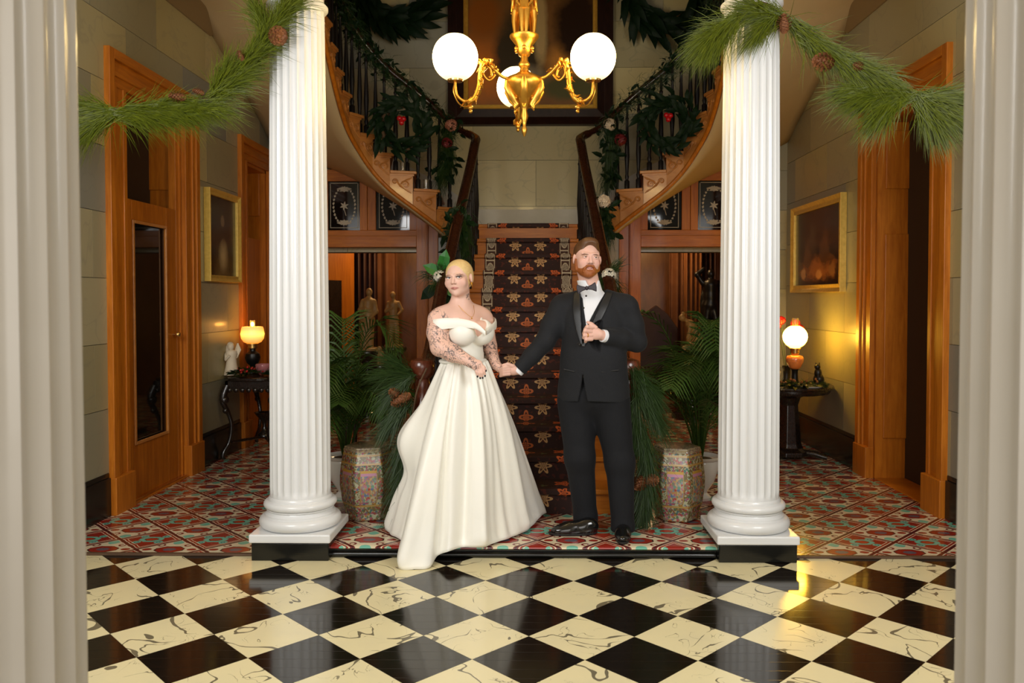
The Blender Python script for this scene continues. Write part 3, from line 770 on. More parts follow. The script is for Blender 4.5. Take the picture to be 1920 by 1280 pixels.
# ------------------------------------------------------------------ pictures
picture_mat('pic_big', (0.22, 0.10, 0.03), [(.12, .25, .5, .30, (.75, .22, .03), 1.5), (.42, .35, .26, .38, (.07, .05, .025), 2.5), (.48, .18, .20, .13, (.42, .34, .22), 1.5), (.80, .30, .22, .16, (.75, .32, .06), 2), (.82, .12, .28, .10, (.13, .12, .04), 2.5), (.58, .55, .07, .35, (.70, .50, .22), 2), (.42, .6, .06, .12, (.34, .2, .08), 2.5), (.88, .55, .22, .3, (.03, .012, .006), 2.5), (.12, .62, .18, .2, (.40, .12, .015), 2)], 0.3)
picture_mat('pic_portrait', (0.006, 0.004, 0.003), [(.5, .0, .42, .50, (.16, .10, .035), 1.4), (.52, .26, .20, .24, (.45, .34, .16), 1.2), (.5, .70, .09, .10, (.16, .10, .05), 2)], 0.25, 0.15)
picture_mat('pic_market', (0.012, 0.005, 0.003), [(.5, .22, .5, .20, (.30, .10, .025), 1.6), (.3, .4, .12, .25, (.09, .035, .010), 2), (.66, .45, .12, .3, (.08, .03, .010), 2), (.2, .16, .07, .09, (.5, .25, .09), 2.5), (.55, .14, .08, .08, (.5, .22, .07), 2.5), (.82, .2, .08, .1, (.24, .10, .03), 2.5), (.40, .62, .10, .3, (.05, .035, .02), 1.5)], 0.25, 0.6)
def picture(name, label, loc, rz, w, h, fw, canvas, fm, inner=None, depth=.06):
    t = thing(name, label, 'painting', loc, rz=rz)
    def fr(b, d, wd, hh):
        m = MB(); a, c = wd / 2, hh / 2
        o = [(-a, -c), (a, -c), (a, c), (-a, c)]; i = [(-a + b, -c + b), (a - b, -c + b), (a - b, c - b), (-a + b, c - b)]
        for k in range(4):
            l = (k + 1) % 4
            quad = [o[k], o[l], i[l], i[k]]
            mid = [((o[q][0] + i[q][0]) / 2, (o[q][1] + i[q][1]) / 2) for q in (k, l)]
            # moulded section: outer high, dip, inner lip
            m.add([(o[k][0], 0, o[k][1]), (o[l][0], 0, o[l][1]), (o[l][0], -d, o[l][1]), (o[k][0], -d, o[k][1]),
                   (mid[0][0], -d * .55, mid[0][1]), (mid[1][0], -d * .55, mid[1][1]), (i[k][0], -d * .75, i[k][1]), (i[l][0], -d * .75, i[l][1]), (i[k][0], 0, i[k][1]), (i[l][0], 0, i[l][1])],
                  [(0, 1, 2, 3), (3, 2, 5, 4), (4, 5, 7, 6), (6, 7, 9, 8)])
        return m
    f = fr(fw, depth, w, h).build('frame', fm, t, local=True, bevel=.004)
    if inner:
        fr(inner, depth * .9, w - 2 * fw + .01, h - 2 * fw + .01).build('gilt_slip', 'gilt', f, local=True); fw += inner
    a, c = w / 2 - fw + .005, h / 2 - fw + .005
    m = MB().add([(-a, -.02, -c), (a, -.02, -c), (a, -.02, c), (-a, -.02, c)], [(0, 1, 2, 3)]); m.uv = [(0, 0), (1, 0), (1, 1), (0, 1)]
    m.build('canvas', canvas, t, local=True)
    return t
picture('painting', 'huge dark framed painting with brown tones over the stair landing', (-.035, YB - .018, 4.56), 0, 1.885, 2.12, .185, 'pic_big', 'frame_dark', .05, .11)
picture('painting', 'small gilt framed portrait on the left wall above the lamp table', (XL + .018, 7.58, 2.09), R(90), .77, .84, .058, 'pic_portrait', 'gilt')
picture('painting', 'wide gilt framed dark crowd scene above the lamp on the right wall', (XR - .018, 8.07, 2.025), R(-90), 1.42, .90, .075, 'pic_market', 'gilt')
# ------------------------------------------------------------------ lamps
mat('glow_white', (0.9, 0.85, 0.75), 0.4, emit=(1.0, 0.80, 0.42), es=3.2)
def globe_fn(c1, c2, e0, e1):      # frosted glass brighter where the flame sits behind it
    def f():
        lw = S.g.nodes.new('ShaderNodeLayerWeight'); lw.inputs[0].default_value = .35
        z = sep(coord('Generated'))[2]
        k = m_('POWER', 1.0 - absv(z - 0.58) * 1.45, 2.6); k.s.node.use_clamp = True
        b = S.g.nodes['Principled BSDF']; inp(b.inputs['Emission Color'], mixc(k, c1, c2)); inp(b.inputs['Emission Strength'], k * (e1 - e0) + e0)
        return dict(col=(0.85, 0.75, 0.55), rough=0.35)
    return f
mat('globe_chandelier', fn=globe_fn((1.0, 0.74, 0.30), (1.0, 0.70, 0.26), 0.9, 40.0))
mat('globe_right', fn=globe_fn((1.0, 0.52, 0.04), (1.0, 0.58, 0.06), 12.0, 85.0))
mat('globe_amber', fn=globe_fn((1.0, 0.30, 0.015), (1.0, 0.42, 0.04), 0.8, 2.4))
mat('clear_glass', (0.9, 0.85, 0.7), 0.05, trans=0.95)
mat('orange_glass', (0.75, 0.22, 0.05), 0.12, coat=0.4)
mat('pink_glass', (0.75, 0.30, 0.32), 0.1, trans=0.5)
mat('bisque', fn=lambda: dict(col=mixc(noise(coord('Position'), 20, 3), (0.72, 0.60, 0.42), (0.85, 0.76, 0.6)), rough=0.55))
mat('china_white', (0.80, 0.78, 0.72), 0.18, coat=0.3)
mat('red_petal', (0.50, 0.01, 0.012), 0.5)
def lamp_right():
    x, y, z = 2.46, 7.62, .70
    t = thing('table_lamp', 'lit oil lamp with round white globe on the right table', 'lamp', (x, y, z), 'oil lamps')
    MB().lathe([(.075, 0), (.07, .015), (.035, .03), (.028, .10), (.03, .14), (.038, .15)], 24, (x, y, z)).build('base', 'dark_metal', t, smooth=40)
    MB().lathe([(.03, .15), (.055, .17), (.078, .22), (.082, .25), (.07, .275), (.04, .285), (.03, .29)], 24, (x, y, z)).build('font', 'orange_glass', t, smooth=50)
    MB().lathe([(.03, .29), (.04, .30), (.042, .335), (.055, .34), (.055, .35), (.03, .352)], 24, (x, y, z)).build('burner', 'brass', t, smooth=40)
    pr = [(.045, .352)] + [(.112 * math.sin(math.pi * (.13 + .76 * k / 16)), .455 - .108 * math.cos(math.pi * (.13 + .76 * k / 16))) for k in range(17)]
    MB().lathe(pr, 28, (x, y, z)).build('globe', 'globe_right', t, smooth=60)
    MB().lathe([(.030, .55), (.030, .63), (.027, .63), (.027, .55)], 20, (x, y, z)).build('chimney', 'clear_glass', t, smooth=40)
lamp_right()
def lamp_left():
    x, y, z = at(474, 690, Y=7.95).x, 7.95, .78
    t = thing('table_lamp', 'lit oil lamp with amber bowl shade on the left console table', 'lamp', (x, y, z), 'oil lamps')
    MB().lathe([(.075, 0), (.07, .02), (.03, .035), (.025, .06), (.032, .075), (.06, .10), (.075, .15), (.065, .19), (.03, .215), (.028, .235)], 24, (x, y, z)).build('base', 'dark_metal', t, smooth=40)
    MB().lathe([(.03, .235), (.045, .245), (.045, .275), (.06, .28), (.06, .29)], 24, (x, y, z)).build('burner', 'brass', t, smooth=40)
    MB().lathe([(.052, .29), (.085, .305), (.108, .34), (.115, .385), (.105, .44), (.098, .455), (.094, .455), (.10, .43), (.109, .385), (.102, .345), (.08, .315), (.05, .30)], 30, (x, y, z)).build('shade', 'globe_amber', t, smooth=50)
    MB().lathe([(.028, .29), (.034, .34), (.026, .42), (.026, .52), (.023, .52), (.023, .42), (.03, .34), (.025, .29)], 18, (x, y, z)).build('chimney', 'clear_glass', t, smooth=40)
    point('left_lamp_flame', (x + .0, y, z + .48), 7, (1.0, .45, .08), .03)
lamp_left()
# ------------------------------------------------------------------ chandelier
def chandelier():
    cx, cy = at(983, 150, Y=5.03).x, 5.03
    zp = lambda py: at(983, py, Y=cy).z
    zb = zp(257)
    t = thing('chandelier', 'gilt figural chandelier with frosted glass globes above the couple', 'chandelier', (cx, cy, zb))
    L = lambda pts: [(r, zp(py)) for r, py in pts]
    MB().lathe(L([(.004, 256), (.012, 250), (.020, 243), (.010, 236), (.016, 228), (.026, 218), (.018, 207), (.030, 200), (.045, 192), (.055, 185)]), 16, (cx, cy, 0)).build('pendant', 'gold', t, smooth=50)
    MB().lathe(L([(.055, 186), (.080, 178), (.105, 169), (.124, 159), (.122, 152), (.105, 146), (.06, 140), (.030, 134), (.026, 128), (.036, 124), (.036, 120), (.024, 115), (.022, 107), (.035, 104), (.045, 97), (.052, 92), (.05, 86), (.075, 76), (.090, 70), (.090, 67), (.02, 66)]), 28, (cx, cy, 0)).build('body', 'gold', t, smooth=45)
    m = MB()
    for k in range(6):                     # acanthus on the bowl
        a = R(60 * k + 30); d = Vector((math.cos(a), math.sin(a), 0))
        b = Vector((cx, cy, 0))
        m.tube([b + d * .118 + Vector((0, 0, zp(152))), b + d * .122 + Vector((0, 0, zp(168))), b + d * .085 + Vector((0, 0, zp(185))), b + d * .05 + Vector((0, 0, zp(197))), b + d * .07 + Vector((0, 0, zp(205)))], [.010, .020, .024, .020, .004], 8, flat=.5)
        m.ball(b + d * .062 + Vector((0, 0, zp(186))), .018, 8, 6)
        m.ball(b + d * .056 + Vector((0, 0, zp(93))), .014, 8, 6)
    m.build('acanthus_leaves', 'gold', t, smooth=60)
    fig = MB()
    for k in range(3):                     # three standing figures around the stem
        a = R(120 * k - 90); b = Vector((cx + .056 * math.cos(a), cy + .056 * math.sin(a), zp(67))); tx = Vector((-math.sin(a), math.cos(a), 0)); o_ = Vector((math.cos(a), math.sin(a), 0))
        H = .30
        for sg in (-1, 1):
            fig.tube([b + tx * sg * .012, b + tx * sg * .014 + o_ * .006 + Vector((0, 0, .30*H)), b + tx * sg * .014 + Vector((0, 0, .52*H))], [.011, .018, .026], 8)
            fig.tube([b + tx * sg * .032 + Vector((0, 0, .80*H)), b + tx * sg * .044 + Vector((0, 0, .62*H)), b + tx * sg * .022 + o_ * .02 + Vector((0, 0, .52*H))], [.015, .012, .009], 7)
        fig.tube([b + Vector((0, 0, .48*H)), b + Vector((0, 0, .64*H)), b + Vector((0, 0, .80*H)), b + Vector((0, 0, .86*H))], [.036, .031, .040, .016], 10)
        fig.ball(b + Vector((0, 0, .94*H)), (.021, .021, .026), 10, 7)
    fig.build('figures', 'gold', t, smooth=60)
    MB().tube([(cx, cy, zp(68)), (cx, cy, 3.5), (cx, cy, 5.95)], .014, 10).build('stem', 'gold', t, smooth=60)
    r = .463
    for k, ang in enumerate((209, 332, 97)):
        a = R(ang); d = Vector((math.cos(a), math.sin(a), 0)); up = Vector((0, 0, 1)); b = Vector((cx, cy, 0)); q = d.cross(up)
        def P(rr, py, sd=0): return b + d * rr + q * sd + up * zp(py)
        arm = MB()
        apath = spline([P(.09, 152), P(.15, 150), P(.20, 140), P(.25, 128), P(.285, 133), P(.30, 152), P(.31, 175), P(.345, 198), P(.40, 204), P(.45, 196), P(.463, 180), P(.463, 171)], 60)
        arm.tube(apath, [.011] * 20 + [.015] * 22 + [.009] * 19, 8)
        arm.tube(spline([P(.20, 148), P(.24, 160), P(.28, 150), P(.27, 136), P(.235, 138), P(.225, 150), P(.245, 155)], 36), .007, 7)
        arm.tube(spline([P(.34, 200), P(.39, 213), P(.44, 209), P(.475, 190), P(.468, 175)], 20), .0045, 6)
        rr_ = random.Random(k)
        for j in range(60):                # leaf sprigs on the scrolls
            u = j / 59; p = apath[10 + int(u * 34)] + q * rr_.uniform(-.02, .02)
            e = p + d * rr_.uniform(-.035, .035) + up * rr_.uniform(-.045, .035) + q * rr_.uniform(-.025, .025)
            arm.tube([p, (p + e) / 2 + up * .008, e], [.005, .013, .002], 6, flat=.5)
        arm.ball(P(.365, 214), .016, 8, 6); arm.ball(P(.365, 221), .012, 8, 6)
        ao = arm.build('arm', 'gold', t, smooth=60)
        gp = P(.463, 171)
        MB().lathe([(.020, -.005), (.045, .002), (.048, .014), (.044, .016), (.02, .004)], 24, gp).build('globe_holder', 'brass', t, smooth=40)
        pr = [(.045, .010)] + [(.134 * math.sin(th) ** .9, .142 - .136 * math.cos(th)) for th in [math.pi * (.12 + .72 * i / 18) for i in range(19)]]
        pr += [(.06, pr[-1][1] + .006), (.055, pr[-1][1] + .002)]
        MB().lathe(pr, 36, gp).build('globe', 'globe_chandelier', t, smooth=60)
chandelier()
# ------------------------------------------------------------------ tables
def table_right():
    x, y = 2.415, 7.66
    t = thing('pedestal_table', 'dark round pedestal table against the right wall', 'table', (x, y, .01))
    MB().lathe([(.02, .615), (.36, .62), (.375, .64), (.375, .66), (.40, .668), (.405, .68), (.40, .692), (.02, .692)], 48, (x, y, .01)).build('table_top', 'ebony', t, smooth=40)
    MB().lathe([(.20, .03), (.20, .07), (.135, .10), (.12, .14), (.105, .30), (.088, .50), (.11, .57), (.20, .618)], 8, (x, y, .01), rot=R(22.5)).build('pedestal', 'ebony', t, bevel=.006)
    for k in range(3):
        a = R(120 * k + 210); d = Vector((math.cos(a), math.sin(a), 0)); b = Vector((x, y, .01))
        MB().tube([b + d * .12 + Vector((0, 0, .06)), b + d * .25 + Vector((0, 0, .055)), b + d * .33 + Vector((0, 0, .035)), b + d * .355 + Vector((0, 0, .03))], [.05, .042, .03, .028], 10, flat=.8).build('foot', 'ebony', t, smooth=50)
table_right()
def table_left():
    x, y = -2.655, 7.92
    t = thing('console_table', 'dark carved console table with scrolled legs against the left wall', 'table', (x, y, .01))
    W, D = .24, .46
    m = MB(); pts = []
    for k in range(48):
        a = 2 * math.pi * k / 48; c, s_ = math.cos(a), math.sin(a)
        e = lambda v: math.copysign(abs(v) ** .5, v)
        pts.append((x + (W + .01) * e(c), y + (D + .02) * e(s_), .745))
    m.prism(pts, (0, 0, .03)); m.build('table_top', 'ebony', t, bevel=.008)
    m = MB().box(x - W + .02, x + W - .02, y - D + .02, y - D + .045, .665, .745).box(x - W + .02, x + W - .02, y + D - .045, y + D - .02, .665, .745).box(x + W - .045, x + W - .02, y - D + .02, y + D - .02, .665, .745).box(x - W + .02, x - W + .045, y - D + .02, y + D - .02, .665, .745)
    for k in range(7):
        m.ball((x - W + .06 + k * .06, y - D + .02, .66), (.024, .014, .024), 8, 6)
        m.ball((x + W - .02, y - D + .1 + k * .11, .66), (.014, .03, .026), 8, 6)
    m.build('carved_apron', 'ebony', t, smooth=50)
    for sx in (-1, 1):
        for sy in (-1, 1):
            px, py = x + sx * (W - .035), y + sy * (D - .035)
            o = Vector((sx * .7, sy * .7, 0))
            P = lambda k, z: Vector((px, py, z)) + o * k
            mm = MB().tube(spline([P(0, .70), P(.035, .62), P(.04, .54), P(.0, .46), P(-.035, .36), P(-.035, .26), P(-.01, .16), P(.035, .09), P(.05, .035), P(.025, .02)], 30), [.036] * 5 + [.036, .032, .028, .026, .024, .022, .020, .019, .018, .018, .018, .018, .018, .018, .018, .018, .018, .02, .02, .022, .022, .02, .02, .018, .014, .01], 10)
            mm.ball(P(.03, .57), .045, 10, 7); mm.ball(P(.02, .47), .03, 8, 6)
            mm.build('leg', 'ebony', t, smooth=60)
    MB().tube([(x - W + .06, y - D + .06, .17), (x, y, .15), (x + W - .06, y + D - .06, .17)], .014, 8).tube([(x + W - .06, y - D + .06, .17), (x, y, .15), (x - W + .06, y + D - .06, .17)], .014, 8).build('stretcher', 'ebony', t, smooth=60)
    MB().lathe([(.07, 0), (.065, .02), (.03, .05), (.02, .10), (.03, .14), (.08, .20), (.10, .23), (.085, .23), (.02, .16)], 20, (x, y, .163)).build('urn', 'ebony', t, smooth=50)
table_left()
def figurine(name, label, loc, mt, h, kind):
    x, y, z = loc; m = MB()
    if kind == 'angel':
        m.lathe([(.07, 0), (.065, .03), (.05, .10), (.045, .16), (.055, .20), (.05, .225), (.02, .24)], 16, loc)
        m.ball((x, y - .01, z + .27), (.03, .032, .036), 12, 8); m.ball((x - .01, y + .005, z + .285), (.033, .03, .03), 10, 7)
        for s in (-1, 1): m.tube([(x + s * .03, y + .03, z + .16), (x + s * .05, y + .04, z + .24), (x + s * .045, y + .045, z + .30)], [.015, .03, .006], 8, flat=.4)
        m.tube([(x - .045, y - .01, z + .2), (x - .03, y - .06, z + .15), (x + .01, y - .06, z + .19)], [.016, .014, .01], 8)
    else:                           # seated dark cat-like figure
        m.ball((x, y, z + .06), (.05, .055, .06), 12, 8); m.ball((x - .01, y - .01, z + .12), (.035, .035, .05), 12, 8); m.ball((x - .02, y - .02, z + .18), (.028, .03, .028), 12, 8)
        m.tube([(x - .03, y - .02, z + .19), (x - .035, y - .02, z + .22)], [.012, .002], 6).tube([(x - .005, y - .02, z + .19), (x, y - .02, z + .22)], [.012, .002], 6)
        m.tube([(x + .04, y, z + .02), (x + .08, y, z + .015), (x + .09, y - .02, z + .02)], [.012, .01, .006], 6)
        m.tube([(x - .02, y - .04, z), (x - .02, y - .04, z + .11)], .012, 6)
    return tag(m.build(name, mt, smooth=70), label, 'figurine')
figurine('angel_figurine', 'cream bisque angel figurine on the left console table', (at(434, 690, Y=7.66).x, 7.66, .786), 'bisque', .3, 'angel')
figurine('cat_figurine', 'small black seated animal figurine on the right table', (at(1535, 700, Y=7.52).x, 7.52, .703), 'dark_metal', .2, 'cat')
bl = MB().lathe([(.04, 0), (.045, .01), (.07, .05), (.075, .09), (.07, .10), (.065, .09), (.06, .05), (.02, .015)], 20, (at(494, 700, Y=7.72).x, 7.72, .786)).build('glass_bowl', 'pink_glass', smooth=50); tag(bl, 'small pink glass bowl on the left console table', 'bowl')
bl = MB().lathe([(.035, 0), (.04, .01), (.075, .05), (.085, .10), (.08, .10), (.07, .05), (.02, .012)], 20, (2.33, 7.90, .703)).build('china_bowl', 'china_white', smooth=50); tag(bl, 'white china bowl behind the lamp on the right table', 'bowl')
cd = MB().lathe([(.10, 0), (.115, .008), (.12, .014), (.11, .014), (.02, .008)], 24, (at(1520, 716, Y=7.42).x, 7.42, .703)).build('saucer', 'china_white', smooth=50); tag(cd, 'shallow white saucer at the front of the right table', 'saucer')
# ------------------------------------------------------------------ porcelain garden stools
def stool_fn():
    p = coord('Object'); x, y, z = sep(p)
    v = S.g.nodes.new('ShaderNodeTexVoronoi'); v.inputs['Scale'].default_value = 62; inp(v.inputs['Vector'], p)
    d, cidx = S(v.outputs['Distance']), S(v.outputs['Color'])
    rr = sep(cidx)[0]
    pet = ramp(rr, [(0, (.30, .05, .09)), (.25, (.34, .10, .16)), (.4, (.05, .16, .17)), (.55, (.07, .16, .05)), (.7, (.36, .04, .03)), (.85, (.36, .19, .03)), (1, (.07, .12, .26))])
    for e in pet.s.node.color_ramp.elements: pass
    base = mixc(noise(p, 60, 2) > .5, (.40, .40, .26), (.16, .12, .045))
    k = m_('LESS_THAN', d, 0.52) * (noise(p, 14, 2) > 0.42)
    c = mixc(k, base, pet)
    ang = m_('ARCTAN2', y, x) * (6 / (2 * math.pi)); fa = absv(ang - m_('ROUND', ang) )     # six faces
    pan = (fa < 0.30) * band(z, .13, .335)
    v2 = S.g.nodes.new('ShaderNodeTexVoronoi'); v2.inputs['Scale'].default_value = 95; inp(v2.inputs['Vector'], mapv(p, scale=(1, 1, .7)))
    sc2 = ramp(sep(S(v2.outputs['Color']))[1], [(0, (.42, .05, .04)), (.2, (.10, .28, .18)), (.4, (.42, .12, .22)), (.6, (.46, .28, .07)), (.8, (.48, .42, .26)), (1, (.10, .18, .32))])
    c = mixc(pan, c, sc2)
    c = mixc(pan * (z > .30), c, (.55, .26, .38)); c = mixc(pan * band(z, .318, .335), c, (.55, .33, .06))
    c = mixc(band(fa, .30, .325) * band(z, .125, .34), c, (.42, .26, .07))
    for zz in (.105, .375, .43): c = mixc(absv(z - zz) < .006, c, (.45, .28, .08))
    c = mixc(z > .45, c, mixc(k, (.34, .28, .17), (.22, .16, .12)))
    return dict(col=c, rough=.16)
mat('famille_rose', fn=stool_fn, coat=.5)
def stool(label, x, y, rz):
    t = thing('garden_stool', label, 'stool', (x, y, .074), 'porcelain garden stools', rz=rz)
    pr = [(.135, 0), (.145, .01), (.148, .05), (.168, .12), (.182, .22), (.182, .28), (.172, .37), (.158, .44), (.160, .455), (.150, .468)]
    MB().lathe(pr, 6, (0, 0, 0), rot=R(30)).build('body', 'famille_rose', t, local=True, bevel=.012)
    MB().lathe([(.150, .464), (.152, .474), (.14, .478), (.02, .480)], 6, (0, 0, 0), rot=R(30)).build('seat_rim', 'gilt' if 0 else 'famille_rose', t, local=True, bevel=.004)
    return t
stool('hexagonal painted porcelain garden stool by the left column', -1.095, 5.30, R(-76))
stool('hexagonal painted porcelain garden stool by the right column', 0.945, 5.30, R(-104))
# ------------------------------------------------------------------ urns and palms
def leafcol(name, c1, c2, r=.45, sp=.3):
    mat(name, fn=lambda: dict(col=mixc(noise(coord('Position'), 30, 3, .6), c1, c2), rough=r), spec=sp)
leafcol('palm_green', (.006, .030, .006), (.07, .14, .02))
leafcol('pine_green', (.006, .026, .002), (.19, .22, .008))
leafcol('pine_dark', (.006, .020, .004), (.035, .07, .010))
leafcol('magnolia', (.002, .008, .003), (.010, .028, .008), .5, .12)
leafcol('bright_leaf', (.010, .09, .010), (.03, .20, .03), .35)
mat('soil', (.02, .012, .008), .9)
mat('cone_brown', fn=lambda: mixc(noise(coord('Position'), 60, 2), (.10, .028, .010), (.30, .11, .03)), rough=.7)
mat('twig', (.10, .055, .025), .8)
def urn_palm(label, x, y, seed, lean, lim):
    t = thing('potted_palm', label, 'plant', (x, y, .074), 'potted palms')
    MB().lathe([(.06, 0), (.075, .0), (.08, .02), (.05, .05), (.06, .07), (.10, .13), (.128, .22), (.132, .27), (.125, .285), (.145, .295), (.15, .31), (.14, .315), (.125, .30), (.05, .285)], 28, (x, y, .074)).build('urn', 'china_white', t, smooth=45)
    MB().lathe([(.02, .285), (.125, .288), (.02, .30)], 20, (x, y, .074)).build('soil', 'soil', t)
    rr = random.Random(seed)
    for k in range(24):
        a = 2 * math.pi * k * .382 + rr.uniform(-.3, .3); h = rr.uniform(.40, 1.08); reach = rr.uniform(.25, .52)
        d = Vector((math.cos(a), math.sin(a), 0))
        if y + d.y * reach > lim: d.y *= .3
        if x < 0 and d.x < -.25: d.x *= .35
        if x > 0 and d.x > .25: d.x *= .45
        b = Vector((x, y, .34)) + d * .02
        path = spline([b, b + d * reach * .22 + Vector((0, 0, h * .5)), b + d * reach * .6 + Vector((0, 0, h * .93)), b + d * reach * 1.05 + Vector((0, 0, h * .98)), b + d * reach * 1.4 + Vector((0, 0, h * .82))], 34)
        path = [p + Vector((lean * (p.z - .3), 0, 0)) for p in path]
        m = MB().tube(path, [.007 * (1 - .8 * i / 34) for i in range(35)], 5)
        for i in range(9, 35):
            p = path[i]; tn = (path[min(i+1, 34)] - path[i-1]).normalized(); sd = tn.cross(Vector((0, 0, 1)));
            sd = sd.normalized() if sd.length > .05 else Vector((1, 0, 0))
            ln = .30 * math.sin(math.pi * (.12 + .80 * (i - 9) / 26)) * rr.uniform(.85, 1.1)
            for sg in (-1, 1):
                dr = (sd * sg * .8 + tn * .75 + Vector((0, 0, .12))).normalized(); wv = tn * .0085
                e1 = p + dr * ln * .5; e2 = p + dr * ln + Vector((0, 0, -.28 * ln))
                m.add([p - wv * .6, p + wv * .6, e1 + wv, e1 - wv, e2], [(0, 1, 2, 3), (3, 2, 4)])
        m.build('frond', 'palm_green', t)
urn_palm('feathery palm in white urn behind the left porcelain stool', -1.36, 5.80, 4, -.02, 6.2)
urn_palm('feathery palm in white urn behind the right porcelain stool', 1.20, 5.80, 9, .02, 6.2)
# ------------------------------------------------------------------ smooth implicit bodies
class SDF:
    def __init__(s, lo, hi, h):
        s.lo = np.array(lo, np.float32); s.h = h
        s.n = np.ceil((np.array(hi) - np.array(lo)) / h).astype(int) + 1
        s.F = np.full(s.n, 1.0, np.float32)
    def sl(s, lo, hi):
        a = np.clip(np.floor((np.array(lo) - s.lo) / s.h).astype(int), 0, s.n - 1)
        b = np.clip(np.ceil((np.array(hi) - s.lo) / s.h).astype(int) + 1, 1, s.n)
        return a, b
    def pts(s, a, b):
        ax = [s.lo[i] + s.h * np.arange(a[i], b[i], dtype=np.float32) for i in range(3)]
        return np.meshgrid(*ax, indexing='ij', sparse=True)
    def op(s, fn, lo, hi, k, mode):
        a, b = s.sl(lo, hi)
        if np.any(b <= a): return s
        X, Y, Z = s.pts(a, b); d = fn(X, Y, Z).astype(np.float32)
        v = s.F[a[0]:b[0], a[1]:b[1], a[2]:b[2]]
        if mode == 'add':
            h = np.clip(.5 + .5 * (v - d) / k, 0, 1); v[...] = v + (d - v) * h - k * h * (1 - h)
        elif mode == 'sub':
            e = -d; h = np.clip(.5 - .5 * (v - e) / k, 0, 1); v[...] = v + (e - v) * h + k * h * (1 - h)
        else:
            v[...] = np.maximum(v, d)
        return s
    def cap(s, a, b, ra, rb=None, k=.02, mode='add'):
        rb = ra if rb is None else rb
        a = np.array(a, np.float32); b = np.array(b, np.float32); ba = b - a; L = float(ba @ ba) + 1e-9
        def fn(X, Y, Z):
            px, py, pz = X - a[0], Y - a[1], Z - a[2]
            t = np.clip((px * ba[0] + py * ba[1] + pz * ba[2]) / L, 0, 1)
            return np.sqrt((px - t*ba[0])**2 + (py - t*ba[1])**2 + (pz - t*ba[2])**2) - (ra + (rb - ra) * t)
        m = max(ra, rb) + k + 3 * s.h
        return s.op(fn, np.minimum(a, b) - m, np.maximum(a, b) + m, k, mode)
    def chain(s, pts, rs, k=.02):
        for i in range(len(pts) - 1): s.cap(pts[i], pts[i+1], rs[i], rs[i+1], k)
        return s
    def ell(s, c, r, M=None, k=.02, mode='add'):
        c = np.array(c, np.float32); r = np.array(r, np.float32); M = np.eye(3) if M is None else np.array(M)
        def fn(X, Y, Z):
            px, py, pz = X - c[0], Y - c[1], Z - c[2]
            q = [(px*M[0][i] + py*M[1][i] + pz*M[2][i]) for i in range(3)]
            k0 = np.sqrt((q[0]/r[0])**2 + (q[1]/r[1])**2 + (q[2]/r[2])**2); k1 = np.sqrt((q[0]/r[0]**2)**2 + (q[1]/r[1]**2)**2 + (q[2]/r[2]**2)**2) + 1e-9
            return k0 * (k0 - 1) / k1
        m = float(r.max()) + k + 3 * s.h
        return s.op(fn, c - m, c + m, k, mode)
    def cutf(s, fn): return s.op(fn, s.lo, s.lo + s.n * s.h, .01, 'int')
    def mesh(s):
        F = s.F; G = F < 0
        G[0] = G[-1] = False; G[:, 0] = G[:, -1] = False; G[:, :, 0] = G[:, :, -1] = False
        c = np.zeros(np.array(G.shape) - 1, np.int8)
        for i in (0, 1):
            for j in (0, 1):
                for k in (0, 1): c += G[i:G.shape[0]-1+i, j:G.shape[1]-1+j, k:G.shape[2]-1+k]
        idx = np.argwhere((c > 0) & (c < 8)); n = len(idx)
        num = np.full(c.shape, -1, np.int32); num[tuple(idx.T)] = np.arange(n)
        acc = np.zeros((n, 3), np.float32); cnt = np.zeros(n, np.float32)
        cor = [(i, j, k) for i in (0, 1) for j in (0, 1) for k in (0, 1)]
        val = {q: F[tuple((idx + np.array(q)).T)] for q in cor}; sg = {q: G[tuple((idx + np.array(q)).T)] for q in cor}
        for q in cor:
            for ax in range(3):
                if q[ax] == 0:
                    p = list(q); p[ax] = 1; p = tuple(p)
                    m = sg[q] != sg[p]
                    t = np.clip(val[q] / (val[q] - val[p] + 1e-12), 0, 1)
                    pos = np.repeat(np.array(q, np.float32)[None], n, 0); pos[:, ax] = t
                    acc[m] += pos[m]; cnt[m] += 1
        V = s.lo + s.h * (idx + acc / np.maximum(cnt, 1)[:, None])
        Q = []
        for ax in range(3):
            sh = list(G.shape); 
            a = [slice(None)] * 3; b = [slice(None)] * 3; a[ax] = slice(0, -1); b[ax] = slice(1, None)
            A, B = G[tuple(a)], G[tuple(b)]
            e = np.argwhere(A != B)
            u, w_ = (ax + 1) % 3, (ax + 2) % 3
            ok = (e[:, u] > 0) & (e[:, w_] > 0) & (e[:, u] < G.shape[u] - 1) & (e[:, w_] < G.shape[w_] - 1); e = e[ok]
            def cell(du, dw):
                f = e.copy(); f[:, u] -= du; f[:, w_] -= dw; return num[tuple(f.T)]
            q = np.stack([cell(1, 1), cell(0, 1), cell(0, 0), cell(1, 0)], 1)
            fl = ~A[tuple(e.T)]
            q[fl] = q[fl][:, ::-1]
            Q.append(q)
        return V, np.concatenate(Q)
    def build(s, name, mat_, parent, smooth_it=1, cols=None):
        V, Q = s.mesh()
        for _ in range(smooth_it):           # light Laplacian pass
            acc = np.zeros_like(V); cn = np.zeros(len(V), np.float32)
            for i in range(4):
                a, b = Q[:, i], Q[:, (i + 1) % 4]
                np.add.at(acc, a, V[b]); np.add.at(acc, b, V[a]); np.add.at(cn, a, 1); np.add.at(cn, b, 1)
            V = V * .5 + .5 * acc / np.maximum(cn, 1)[:, None]
        org = np.array(ORG.get(parent, Vector()))
        me = bpy.data.meshes.new(name)
        me.vertices.add(len(V)); me.vertices.foreach_set('co', (V - org).astype(np.float32).ravel())
